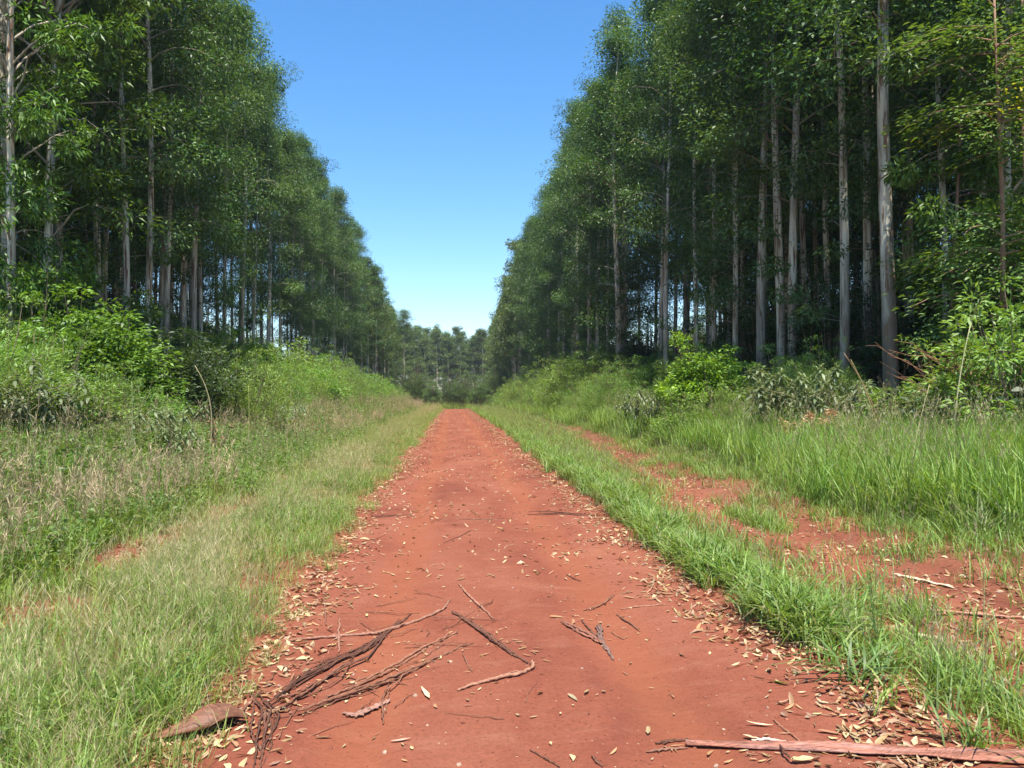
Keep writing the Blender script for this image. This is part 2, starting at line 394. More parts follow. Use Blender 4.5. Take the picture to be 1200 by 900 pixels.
def euc_variant(seed, Ht=23.0, r0=0.17, leaves=17000, llen=0.155, lwid=0.056, first=0.3, spread=2.5, sides=9, dens=46, lowleaf=0, limbs=True, clr=0.55, tone=((0.048, 0.122, 0.032), (0.128, 0.228, 0.068))):
    """returns meshes: trunk, limbs, crown"""
    rng = np.random.default_rng(seed)
    tb, lb, cb = MB(), MB(), MB()
    zs = np.linspace(-0.25, Ht * 0.985, 26 if limbs else 9)
    sway = 0.18 * np.stack([np.sin(zs * 0.23 + rng.random() * 6), np.cos(zs * 0.19 + rng.random() * 6)], -1) * (zs / Ht)[:, None] * 1.5
    tz = np.clip(zs / Ht, 0, 1)
    rad = r0 * (1 - tz) ** 0.8 * (1 + 0.5 * np.exp(-np.clip(zs, 0, None) / 0.35)) + 0.018
    P = np.concatenate([sway - sway[0], zs[:, None]], -1)
    tb.tube(P, rad, sides, rough=0.1, rng=rng, close=True)
    def on_trunk(z): return np.array([np.interp(z, zs, P[:, 0]), np.interp(z, zs, P[:, 1]), z])
    cl = []
    az = rng.random() * 6
    zl = np.sort(first + (0.985 - first) * rng.random(dens) ** 0.8) * Ht
    for z in zl:
        az += 2.4 + rng.normal() * 0.5
        t = (z / Ht - first) / (1 - first)
        ln = spread * (0.45 + 0.75 * math.sin(math.pi * min(1, 0.16 + 0.80 * t)) ** 1.2) * (0.7 + 0.5 * rng.random()) * (1 - 0.55 * max(0, t - 0.5) / 0.5)
        el = R(12 + 38 * t + rng.normal() * 10)
        d = np.array([math.cos(az) * math.cos(el), math.sin(az) * math.cos(el), math.sin(el)])
        s = np.linspace(0, 1, 6)[:, None]
        bend = np.array([0, 0, 0.25 * ln]) * (s * (1 - s) * 2) + np.array([0, 0, -0.15 * ln]) * s ** 2.5
        pts = on_trunk(z) + d * ln * s + bend + rng.normal(size=(6, 3)) * 0.05 * ln * s
        rr = np.interp(s[:, 0], [0, 1], [0.009 + 0.010 * ln, 0.005])
        if limbs: lb.tube(pts, rr, 5, C=(0.36, 0.30, 0.23), close=False)
        skip = rng.random() < max(0.0, 0.45 - t * 1.6) and lowleaf < 14         # some lower limbs are half bare
        for k in range(2 if not skip else 1):
            f = 0.55 + 0.5 * rng.random() if k else 0.98
            c = pts[0] * (1 - min(f, 1)) + pts[-1] * min(f, 1) + rng.normal(size=3) * np.array([0.45, 0.45, 0.3]) * (0.35 if k == 0 else 1.0)
            c = c + np.array([0, 0, bend[3][2] * 0.5])
            cl.append((c, clr * (0.6 + 0.75 * rng.random()), d))
            if limbs and k: lb.tube(np.array([pts[3], (pts[3] + c) / 2 + [0, 0, 0.08], c]), [0.011, 0.008, 0.004], 4, C=(0.33, 0.28, 0.21), close=False)
    top = on_trunk(Ht * 0.985)
    for k in range(7):
        cl.append((top + rng.normal(size=3) * [0.28, 0.28, 0.5] - [0, 0, 0.3], clr * 0.65, np.array([0, 0, 1.0])))
    for k in range(lowleaf):
        z = Ht * (0.1 + 0.3 * rng.random()); a = rng.random() * 6.28
        c = on_trunk(z) + np.array([math.cos(a), math.sin(a), 0.1]) * (0.3 + 1.6 * rng.random()); cl.append((c, 0.42, np.array([math.cos(a), math.sin(a), 0])))
        if limbs: lb.tube(np.array([on_trunk(z - 0.1), (on_trunk(z) + c) / 2, c]), [0.014, 0.01, 0.005], 4, C=(0.36, 0.30, 0.23), close=False)
    per = max(6, leaves // len(cl))
    for c, cr, d in cl:
        n = int(per * (0.7 + 0.6 * rng.random()))
        u = norm(rng.normal(size=(n, 3))); rr = cr * rng.random((n, 1)) ** 0.36
        p = c + u * rr * np.array([1.15, 1.15, 0.7])
        D = u * 0.75 + d * 0.25 + np.array([0, 0, -0.5]) + rng.normal(size=(n, 3)) * 0.5
        base = pal(rng, 1, tone[0], tone[1], 0.22)
        Cc = np.clip(base * (0.72 + 0.56 * rng.random((n, 1))) + rng.random((n, 1)) * np.array([0.012, 0.008, 0.0]), 0.004, 1)
        cb.leaves(p, D, llen * (0.75 + 0.5 * rng.random(n)), lwid * (0.8 + 0.4 * rng.random(n)), rng, Cc, spread=0.55)
    return (tb.mesh('trunk', M_TRUNK, True), lb.mesh('limbs', M_TWIG, True) if limbs else None, cb.mesh('crown', M_EUC))

NEAR = [euc_variant(100 + i, 22.4 + (i % 3) * 1.1, 0.105 + 0.008 * i, 22000, first=(0.30, 0.38, 0.26, 0.33, 0.42, 0.3)[i], dens=(52, 44, 58, 48, 42, 54)[i], lowleaf=(4, 1, 7, 2, 0, 9)[i], spread=1.95, clr=0.82) for i in range(6)]
EDGE = [euc_variant(150 + i, 23.0 + (i % 2) * 1.4, 0.125 + 0.01 * i, 26000, first=(0.16, 0.22, 0.13, 0.26)[i], dens=(66, 56, 72, 52)[i], lowleaf=(16, 8, 20, 6)[i], spread=(1.75, 2.0, 1.7, 1.85)[i], clr=0.85) for i in range(4)]
DROOPY = [euc_variant(300 + i, 22.5, 0.14, 22000, 0.25, 0.066, 0.14, 2.7, 9, 70, 24, tone=((0.085, 0.18, 0.022), (0.15, 0.26, 0.045))) for i in range(2)]
FAR = [euc_variant(200 + i, 23.5, 0.2, 8000, 0.36, 0.12, (0.36, 0.30, 0.4)[i], 2.2, 6, 44, 2, limbs=False, clr=0.85, tone=((0.075, 0.13, 0.035), (0.13, 0.195, 0.06))) for i in range(3)]
ORD = 'first second third fourth fifth sixth seventh eighth ninth tenth eleventh twelfth thirteenth fourteenth fifteenth sixteenth seventeenth eighteenth nineteenth twentieth'.split()
ORD += ['twenty-' + o for o in ORD[:9]] + ['thirtieth'] + ['thirty-' + o for o in ORD[:9]] + ['fortieth'] + ['forty-' + o for o in ORD[:9]] + ['fiftieth'] + ['fifty-' + o for o in ORD[:9]] + ['sixtieth'] + ['sixty-' + o for o in ORD[:9]] + ['seventieth'] + ['seventy-' + o for o in ORD[:9]]

def plant_tree(x, y, var, label, group, s=1.0, rz=None, name='eucalyptus_tree', sxy=None, tilt=(0, 0)):
    rz = TR.random() * 6.28 if rz is None else rz
    t = thing(name, label, 'tree', (x, y, Hs(x, y)), rz, (s * (sxy or 1), s * (sxy or 1), s), group, tilt)
    obj('trunk', var[0], t)
    if var[1] is not None: obj('limbs', var[1], t)['kind'] = 'stuff'
    obj('crown', var[2], t)
    return t

TR = random.Random(5)
SP = 3.1
# front rows that the photograph lets one tell apart
EU = NEAR + DROOPY + EDGE      # 0-5 near kinds, 6-7 drooping sprays, 8-10 leafy down to the ground
front_right = [
    (1045, 21.0, 1, 1.06, 1.5, 'thickest pale eucalyptus trunk of the right wood, bare up to the top of the picture'),
    (1183, 18.6, 6, 1.0, 0.9, 'eucalyptus at the far right edge with long hanging leaf sprays'),
    (1018, 33.0, 0, 1.0, 1.0, 'slim reddish eucalyptus trunk just left of the thickest pale one'),
    (930, 27.2, 0, 1.06, 1.35, 'right one of the two thick grey trunks standing side by side in the right wood'),
    (916, 27.9, 3, 1.04, 1.2, 'left one of the two thick grey trunks standing side by side in the right wood'),
    (893, 29.6, 4, 1.06, 1.25, 'scarred eucalyptus trunk just right of the yellow-green bush'),
    (862, 32.5, 8, 1.03, 0.95, 'slim eucalyptus trunk directly behind the yellow-green bush'),
    (836, 36.0, 9, 1.02, 1.0, 'leafy eucalyptus with a lit skirt of leaves behind the feathery bush on the right'),
    (724, 50.5, 10, 1.06, 1.35, 'tallest eucalyptus with a white trunk and peaked crown at the edge of the right wood'),
    (690, 62.0, 0, 1.03, 0.95, 'slender white-stemmed eucalyptus next to the tall peaked one right of the road'),
]
for px, Y, v, s, sxy, lab in front_right:
    plant_tree(x_at(px, Y), Y, EU[v], lab, 'eucalyptus trees along the right edge of the road', s, sxy=sxy)
front_left = [
    (57, 24.5, 6, 0.95, 1.0, 'leftmost pale eucalyptus trunk with bright drooping sprays, behind the big leafy bush'),
    (12, 22.0, 7, 0.95, 0.9, 'half-hidden eucalyptus trunk at the far left edge among hanging leaves'),
    (147, 28.0, 0, 0.94, 1.1, 'one of two close-set eucalyptus trunks above the big leafy bush, brown at its foot'),
    (171, 29.0, 1, 0.94, 1.1, 'smooth grey eucalyptus trunk right of the close-set pair on the left'),
    (195, 32.5, 3, 0.94, 1.0, 'thin spotted eucalyptus trunk left of the dark hollow in the left wood'),
    (228, 34.0, 2, 0.94, 1.1, 'eucalyptus trunk above the dark shrubs left of the road'),
    (440, 118.0, 1, 0.86, 1.15, 'lone slender eucalyptus with a lit bare orange stem at the end of the left wood'),
    (474, 150.0, 0, 0.84, 1.15, 'last eucalyptus of the left side, beside the gap of sky'),
]
for px, Y, v, s, sxy, lab in front_left:
    plant_tree(x_at(px, Y), Y, EU[v], lab, 'eucalyptus trees along the left edge of the road', s, sxy=sxy)

def join2(name, a, b):
    out = []
    for me in (a, b):
        nv, nl, npz = len(me.vertices), len(me.loops), len(me.polygons)
        v = np.empty(nv * 3, np.float32); me.vertices.foreach_get('co', v); l = np.empty(nl, np.int32); me.loops.foreach_get('vertex_index', l)
        st = np.empty(npz, np.int32); me.polygons.foreach_get('loop_start', st); tt = np.empty(npz, np.int32); me.polygons.foreach_get('loop_total', tt)
        c = np.empty(nv * 4, np.float32); me.attributes['Col'].data.foreach_get('color', c); out.append((v, l, st, tt, c))
    (v1, l1, s1, t1, c1), (v2, l2, s2, t2, c2) = out; nv = len(v1) // 3
    me = bpy.data.meshes.new(name); me.vertices.add(nv + len(v2) // 3); me.vertices.foreach_set('co', np.concatenate([v1, v2]))
    me.loops.add(len(l1) + len(l2)); me.loops.foreach_set('vertex_index', np.concatenate([l1, l2 + nv]))
    me.polygons.add(len(s1) + len(s2)); me.polygons.foreach_set('loop_start', np.concatenate([s1, s2 + len(l1)])); me.polygons.foreach_set('loop_total', np.concatenate([t1, t2]))
    for m in (a.materials[0], b.materials[0]): me.materials.append(m)
    me.polygons.foreach_set('material_index', np.concatenate([np.zeros(len(s1), np.int32), np.ones(len(s2), np.int32)]))
    at = me.attributes.new('Col', 'FLOAT_COLOR', 'POINT'); at.data.foreach_set('color', np.concatenate([c1, c2])); me.update(calc_edges=True)
    return me
DEEP = {}
def rows(side, x0, nrows, y0, y1, look, where, group, scale, var, var0, sp=3.1, skip=()):
    for r in range(nrows):
        y = y0 + (r % 2) * sp * 0.5 + (2.2 if r == 0 and y0 < 30 else 0); k = 0
        while y < y1:
            x = side * (x0 + r * 2.7) + TR.uniform(-0.45, 0.45); yy = y + TR.uniform(-0.6, 0.6)
            if not any(abs(x - a) < 1.5 and abs(yy - b) < 1.5 for a, b in skip):
                if r >= 4:
                    DEEP.setdefault(where, []).append((x, yy)); y += sp; continue
                plant_tree(x, yy, TR.choice(var0 if r == 0 else var), '%s, %s in the %s row of the %s' % (look[min(r, len(look) - 1)], ORD[k], ORD[r], where), group, scale * TR.uniform(0.88, 1.08), sxy=TR.uniform(0.85, 1.12))
                k += 1
            y += sp
skR = [(x_at(p, Y), Y) for p, Y, *_ in front_right]; skL = [(x_at(p, Y), Y) for p, Y, *_ in front_left]
# the right wood: near block seen into between the trunks, then the front rows running away
rows(1, 11.9, 7, 19.0, 62, ['leafy eucalyptus', 'slim shaded eucalyptus trunk'], 'right wood', 'eucalyptus trees inside the right wood', 1.04, NEAR, EDGE[1::2] + NEAR, skip=skR)
rows(1, 11.3, 2, 62.5, 120, ['leafy eucalyptus', 'partly hidden eucalyptus'], 'right wood past the peaked tree', 'eucalyptus trees up the right side of the road', 1.05, EDGE, EDGE, sp=3.4)
rows(1, 10.9, 2, 121, 205, ['small far eucalyptus'], 'distant end of the right wood', 'far eucalyptus trees at the end of the right wood', 1.03, FAR, FAR, sp=4.2)
# the left wood
rows(-1, 13.3, 6, 20.0, 62, ['leafy eucalyptus', 'slim shaded eucalyptus trunk'], 'left wood', 'eucalyptus trees inside the left wood', 1.0, NEAR, EDGE[1::2] + NEAR, skip=skL)
rows(-1, 13.2, 2, 62.5, 112, ['leafy eucalyptus', 'partly hidden eucalyptus'], 'left wood farther off', 'eucalyptus trees up the left side of the road', 0.95, NEAR, EDGE[1::2] + NEAR[:3], sp=3.4)
rows(-1, 12.8, 2, 114, 172, ['small far eucalyptus'], 'distant end of the left wood', 'far eucalyptus trees at the end of the left wood', 0.86, FAR, FAR, sp=4.6)
# the wood that closes the view
FARW = []
for r in range(4):
    x = -30 + r * 1.5; k = 0
    while x < 44:
        if r > 0:
            FARW.append((x + TR.uniform(-0.8, 0.8), 230 + r * 7 + TR.uniform(-2.5, 2.5))); x += 3.2; continue
        plant_tree(x + TR.uniform(-0.8, 0.8), 230 + r * 7 + TR.uniform(-2.5, 2.5), TR.choice(FAR), 'slender far eucalyptus closing the view, %s from the left in the front row' % ORD[k], 'eucalyptus trees closing the view at the end of the road', TR.uniform(0.9, 1.12), sxy=1.2)
        x += 3.2; k += 1

# ------------------------------------------------------------------ bushes
# thin warm-season air: the far wood pales a little
def haze():
    m = bpy.data.materials.new('haze'); m.use_nodes = True; t = m.node_tree; t.nodes.clear()
    o = t.nodes.new('ShaderNodeOutputMaterial'); v = t.nodes.new('ShaderNodeVolumePrincipled')
    v.inputs['Color'].default_value = (0.78, 0.87, 1.0, 1); v.inputs['Density'].default_value = 0.0003; v.inputs['Anisotropy'].default_value = 0.3
    t.links.new(v.outputs[0], o.inputs['Volume'])
    mb = MB(); X0, X1, Y0, Y1, Z0, Z1 = -500, 500, -120, 1100, -7, 34
    mb.add([[x, y, z] for z in (Z0, Z1) for y in (Y0, Y1) for x in (X0, X1)], [[0, 2, 3, 1], [4, 5, 7, 6], [0, 1, 5, 4], [2, 6, 7, 3], [0, 4, 6, 2], [1, 3, 7, 5]])
    o = obj('haze', mb.mesh('haze', m)); o['kind'] = 'stuff'; o['label'] = 'thin pale haze in the air over the road'
haze()
def bush_variant(seed, rad, hgt, ncl, nleaf, L, W, ca, cb_, flat=0.3, droop=0.0, clr=0.33, stemc=(0.2, 0.15, 0.1), hi=False, low=0.3, mat=None, stemr=0.012):
    rng = np.random.default_rng(seed); fb, sb = MB(), MB()
    for k in range(ncl + ncl // 5):
        shoot = k >= ncl
        u = norm(rng.normal(size=3)); u[2] = abs(u[2]) * 1.1 - 0.25
        r = 0.3 + 0.8 * rng.random() ** 0.8
        c = np.array([u[0] * rad * r, u[1] * rad * r, hgt * (low + (0.93 - low) * np.clip(0.35 + 0.65 * u[2] * r + 0.15 * rng.normal(), 0, 1))])
        cr = rad * clr * (0.7 + 0.6 * rng.random())
        if shoot: c[2] = hgt * (0.85 + 0.4 * rng.random()); c[:2] *= 0.9; cr *= 0.45
        s = np.linspace(0, 1, 5)[:, None]
        b0 = np.array([rng.normal() * rad * 0.1, rng.normal() * rad * 0.1, -0.05])
        pts = b0 * (1 - s) + c * s + np.array([u[0], u[1], 0]) * rad * 0.15 * (s * (1 - s)) * 2 + np.array([0, 0, 0.2 * hgt]) * s * (1 - s)
        sb.tube(pts, np.linspace(stemr * 1.3, stemr * 0.35, 5), 4, C=stemc, close=False)
        n = int(nleaf * (0.7 + 0.6 * rng.random()) * (0.3 if shoot else 1))
        v = norm(rng.normal(size=(n, 3))); p = c + v * cr * rng.random((n, 1)) ** 0.4 * np.array([1.1, 1.1, 0.62])
        D = v * np.array([1, 1, flat]) + np.array([u[0], u[1], 0]) * 0.4 + np.array([0, 0, -droop]) + rng.normal(size=(n, 3)) * np.array([0.35, 0.35, 0.25])
        tone = pal(rng, 1, ca, cb_, 0.1)
        C = np.clip(tone * (0.7 + 0.6 * rng.random((n, 1))), 0.004, 1)
        fb.leaves(p, D, L * (0.7 + 0.6 * rng.random(n)), W * (0.8 + 0.4 * rng.random(n)), rng, C, spread=0.45, hi=hi)
    return fb.mesh('foliage', mat or M_BUSH), sb.mesh('stems', M_TWIG, True)

def big_leaf_variant(seed, hgt, nst, ca, cb_, L=0.2, W=0.06):
    """soft shrub with open stems ending in rosettes of long grey-green leaves"""
    rng = np.random.default_rng(seed); fb, sb = MB(), MB()
    for k in range(nst):
        a = rng.random() * 6.28; ln = hgt * (0.65 + 0.5 * rng.random()); out = hgt * (0.1 + 0.45 * rng.random())
        s = np.linspace(0, 1, 7)[:, None]
        e = np.array([math.cos(a) * out, math.sin(a) * out, ln * 0.95])
        pts = e * s + np.array([math.cos(a), math.sin(a), 0]) * out * 0.2 * np.sin(s * 3.1) + rng.normal(size=(7, 3)) * 0.02 * s
        sb.tube(pts, np.linspace(0.014, 0.006, 7), 5, C=(0.2, 0.17, 0.1), close=False)
        tips = [pts[-1]]
        for q in range(3):
            b = pts[3 + q % 3]; tip = b + np.array([rng.normal() * 0.22, rng.normal() * 0.22, 0.18 + 0.2 * rng.random()]) * hgt / 1.4
            sb.tube(np.array([b, (b + tip) / 2 + [0, 0, 0.02], tip]), [0.008, 0.006, 0.004], 4, C=(0.22, 0.19, 0.1), close=False); tips.append(tip)
        for tp in tips:
            n = 15; aa = np.arange(n) * 2.4 + rng.random(); el = np.linspace(-0.5, 0.75, n)
            D = np.stack([np.cos(aa) * np.cos(el), np.sin(aa) * np.cos(el), np.sin(el)], -1)
            p = tp + np.array([0, 0, 1]) * np.linspace(-0.14, 0.03, n)[:, None]
            fb.leaves(p, D, L * np.linspace(1.1, 0.6, n) * (0.8 + 0.4 * rng.random(n)), W * np.linspace(1.1, 0.7, n), rng, pal(rng, n, ca, cb_, 0.15), spread=0.15, curve=0.3, hi=True)
    return fb.mesh('foliage', M_BUSH), sb.mesh('stems', M_TWIG, True)

BR = random.Random(11)
BRIGHT = bush_variant(1, 1.5, 2.5, 70, 130, 0.15, 0.062, (0.13, 0.25, 0.025), (0.2, 0.34, 0.04), flat=0.25, clr=0.30)
BRIGHT2 = bush_variant(2, 1.1, 1.9, 60, 110, 0.13, 0.06, (0.16, 0.31, 0.024), (0.23, 0.40, 0.045), flat=0.3, clr=0.28)
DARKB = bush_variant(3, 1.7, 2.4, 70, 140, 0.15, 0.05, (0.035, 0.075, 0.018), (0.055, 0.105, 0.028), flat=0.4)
FLUFF = [bush_variant(10 + i, 1.15, 1.8, 70, 150, 0.075, 0.016, (0.15, 0.27, 0.045), (0.225, 0.345, 0.085), flat=0.8, droop=-0.7, clr=0.28, low=0.1) for i in range(3)]
LEAFY = [bush_variant(20 + i, 1.1, 1.6, 55, 100, 0.11, 0.035, (0.14, 0.26, 0.035), (0.205, 0.33, 0.07), flat=0.5, clr=0.3, low=0.1) for i in range(3)]
GREYL = [big_leaf_variant(30 + i, 1.5, 9, (0.15, 0.20, 0.085), (0.22, 0.27, 0.14)) for i in range(3)]
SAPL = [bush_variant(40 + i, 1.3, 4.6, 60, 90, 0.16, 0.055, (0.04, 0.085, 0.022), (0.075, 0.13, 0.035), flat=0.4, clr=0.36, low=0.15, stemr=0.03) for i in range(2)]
PINEY = [bush_variant(50 + i, 2.6, 8.5, 120, 130, 0.34, 0.05, (0.085, 0.165, 0.04), (0.13, 0.22, 0.06), flat=0.8, droop=-0.4, clr=0.30, low=0.1, stemr=0.05) for i in range(2)]

def plant_bush(name, cat, x, y, var, label, group, s=1.0, dz=0.0):
    t = thing(name, label, cat, (x, y, Hs(x, y) + dz), BR.random() * 6.28, s, group)
    obj('foliage', var[0], t); obj('stems', var[1], t)
    return t
def bush_px(name, cat, px, Y, var, label, group=None, s=1.0):
    return plant_bush(name, cat, x_at(px, Y), Y, var, label, group, s)

bush_px('leafy_bush', 'bush', 112, 21.5, BRIGHT, 'big bright green leafy bush at the edge of the left wood', None, (1.15, 1.15, 1.2))
bush_px('leafy_bush', 'bush', 48, 24.0, BRIGHT, 'taller leafy bush behind and left of the big bright one', None, (1.0, 1.0, 1.38))
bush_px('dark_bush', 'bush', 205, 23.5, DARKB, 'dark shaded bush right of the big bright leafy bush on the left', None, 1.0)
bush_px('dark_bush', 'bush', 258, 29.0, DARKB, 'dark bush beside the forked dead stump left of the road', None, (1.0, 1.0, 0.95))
bush_px('leafy_bush', 'bush', 292, 40.0, BRIGHT, 'yellowish green bush standing against the trunks on the left', None, (1.0, 1.0, 1.3))
bush_px('leafy_bush', 'bush', 828, 24.5, BRIGHT2, 'round bright yellow-green bush in front of the right wood', None, (1.15, 1.1, 1.25))
bush_px('leafy_bush', 'bush', 852, 25.2, BRIGHT2, 'lower yellow-green bush leaning against the right side of the round one', None, (1.05, 1.0, 0.85))
bush_px('feathery_bush', 'bush', 812, 27.0, FLUFF[0], 'grey-green feathery bush rising behind the yellow-green one', None, (1.1, 1.1, 1.45))
bush_px('dark_bush', 'bush', 1195, 13.5, LEAFY[0], 'green bush at the right edge of the picture under the leafy branches', None, (1.3, 1.3, 1.65))
bush_px('dark_bush', 'bush', 1120, 15.5, LEAFY[1], 'low green bush left of the one at the right edge', None, 1.2)
bush_px('leafy_shrub', 'bush', 800, 22.5, LEAFY[1], 'small green shrub in front of the left foot of the yellow-green bush', None, 0.75)
bush_px('feathery_bush', 'bush', 848, 22.0, FLUFF[1], 'pale feathery bush in front of the right foot of the yellow-green bush', None, 0.7)
for px, Y, i, s, lab in [
    (903, 19.0, 0, 1.15, 'silvery large-leaved shrub nearest the scarred trunk right of the road'),
    (945, 18.4, 1, 1.05, 'silvery large-leaved shrub in the middle of the three by the right wood'),
    (985, 18.0, 2, 1.0, 'silvery large-leaved shrub right of its neighbours, by the arching dead stalks'),
    (196, 15.5, 1, 0.75, 'small large-leaved shrub in the weeds in front of the dark hollow on the left'),
    (20, 14.0, 2, 1.0, 'pale large-leaved shrub at the left edge above the tall grass'),
    (70, 15.5, 0, 0.95, 'pale large-leaved shrub below the big bright bush on the left'),
    (330, 27.0, 2, 0.85, 'round pale large-leaved shrub left of the road in the middle distance'),
    (765, 25.5, 1, 0.9, 'pale large-leaved shrub left of the yellow-green bush'),
    (738, 30.0, 0, 0.9, 'pale large-leaved shrub at the foot of the tall peaked eucalyptus')]:
    bush_px('large_leaved_shrub', 'shrub', px, Y, GREYL[i], lab, None, s)

# shrub belts along both sides
cnt = {}
for i in range(38):
    Y = 22 * (150 / 22) ** (i / 37.0)
    for side in (-1, 1):
        nn = 3 if Y < 90 else 2
        for k in range(nn):
            yy = Y + BR.uniform(-1, 1)
            if side > 0 and (Y < 27 and k < 2): continue
            if side < 0 and (Y < 30 and k < 2): continue
            x = side * ((8.9 if side < 0 else 8.3) + k * 1.25 + BR.uniform(-0.5, 0.5))
            fl = BR.random() < 0.6
            v, nm = (BR.choice(FLUFF), 'feathery_bush') if fl else (BR.choice(LEAFY), 'leafy_shrub')
            sd = 'left' if side < 0 else 'right'; key = (sd, k, fl); cnt[key] = cnt.get(key, -1) + 1
            plant_bush(nm, 'bush', x, yy, v, '%s, %s along the %s line of the %s belt' % ('grey-green feathery bush' if fl else 'small-leaved green shrub', ORD[cnt[key]], ('inner', 'middle', 'outer')[k], sd),
                       'bushes in the belt on the %s' % sd, (0.85 + 0.2 * k) * BR.uniform(0.85, 1.2) * ((0.8 if side > 0 and Y < 38 else 1.3) if Y < 50 else 1.65))
for j, (px, Y, s, fl) in enumerate([(18, 16.5, 1.15, 0), (60, 17.5, 1.05, 1), (95, 17.0, 0.85, 0), (-25, 15.0, 1.2, 1), (140, 19.0, 0.8, 1), (178, 19.5, 0.75, 0), (285, 25.0, 1.2, 1), (310, 30.0, 1.25, 1)]):
    bush_px('feathery_bush' if fl else 'leafy_shrub', 'bush', px, Y, (FLUFF if fl else LEAFY)[j % 3], ('pale feathery bush' if fl else 'small-leaved shrub') + ' on the left bank, %s from the left edge of the picture' % ORD[(1, 2, 3, 0, 4, 5, 6, 7)[j]], 'low bushes on the left bank', s)
# shaded saplings between the trunks
sp_y = sorted(BR.uniform(20, 62) if i > 14 else BR.uniform(62, 105) for i in range(112)); cnt = {}
for Y in sp_y:
    side = BR.choice((-1, 1)); x = side * (BR.uniform(12.0, 30) + (1.5 if side < 0 else 0)); sd = 'left' if side < 0 else 'right'; cnt[sd] = cnt.get(sd, -1) + 1
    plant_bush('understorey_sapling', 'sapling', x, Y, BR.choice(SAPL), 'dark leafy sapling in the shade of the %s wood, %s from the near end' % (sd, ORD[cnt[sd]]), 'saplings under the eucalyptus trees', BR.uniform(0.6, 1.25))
# dark thicket where the road drops out of sight
for i in range(22):
    x = -9 + 26 * (i % 11) / 10.0 + BR.uniform(-1, 1); Y = 150 + 16 * (i // 11) + BR.uniform(-6, 6)
    plant_bush('dark_young_tree', 'young tree', x, Y, BR.choice(PINEY), 'dark young tree where the road drops away, %s row, %s from the left' % (('front', 'rear')[i // 11], ORD[i % 11]), 'young trees in the thicket at the end of the road', BR.uniform(0.65, 1.0))

# ------------------------------------------------------------------ grass, weeds and litter (stuff)
def blade_tuft(seed, n, ln, wd, spread, ca, cb_, lean=0.5, base=0.06, seg=4):
    rng = np.random.default_rng(seed); mb = MB()
    for k in range(n):
        a = rng.random() * 6.28; l = ln * (0.55 + 0.6 * rng.random()); ou = spread * (0.25 + rng.random()) * l
        b = np.array([rng.normal() * base, rng.normal() * base, -0.02]); da = np.array([math.cos(a), math.sin(a), 0]); sa = np.array([-da[1], da[0], 0])
        s = np.linspace(0, 1, seg)[:, None]
        z = l * (s - lean * (ou / l) * s ** 2.6)
        c = b + da * ou * s ** 1.7 + np.array([0, 0, 1]) * z
        wv = wd * (0.7 + 0.6 * rng.random()) * np.array([0.7, 1.0, 0.75, 0.0] if seg == 4 else np.linspace(1, 0, seg))[:, None] * 0.5
        tw = norm(sa + da * rng.normal() * 0.5)
        Lp = c - tw * wv; Rp = c + tw * wv
        V = np.concatenate([Lp[:-1], Rp[:-1], c[-1:]]); m = seg - 1
        Q = [[i, i + m, i + m + 1, i + 1] for i in range(m - 1)]; T = [[m - 1, 2 * m - 1, 2 * m]]
        mb.add(V, Q, T, pal(rng, 1, ca, cb_, 0.2)[0])
    return mb
def seed_stems(mb, seed, n, ln, wd, spread, ca, headc, head=0.25, nb=8, base=0.05):
    rng = np.random.default_rng(seed)
    for k in range(n):
        a = rng.random() * 6.28; l = ln * (0.6 + 0.5 * rng.random()); ou = spread * rng.random() * l
        b = np.array([rng.normal() * base, rng.normal() * base, -0.02]); da = np.array([math.cos(a), math.sin(a), 0])
        s = np.linspace(0, 1, 4)[:, None]
        c = b + da * ou * s ** 1.8 + np.array([0, 0, 1]) * l * s
        mb.tube(c, np.linspace(wd, wd * 0.5, 4), 3, C=pal(rng, 1, ca, ca, 0.2)[0], close=False)
        p = c[-1] - (c[-1] - c[-2]) * rng.random((nb, 1)) * head * 3
        D = norm(da * 0.4 + np.array([0, 0, 1.1]) + rng.normal(size=(nb, 3)) * 0.45)
        mb.leaves(p, D, ln * head * 0.35 * (0.6 + 0.8 * rng.random(nb)), wd * 2.6, rng, pal(rng, nb, headc, headc, 0.25))
    return mb

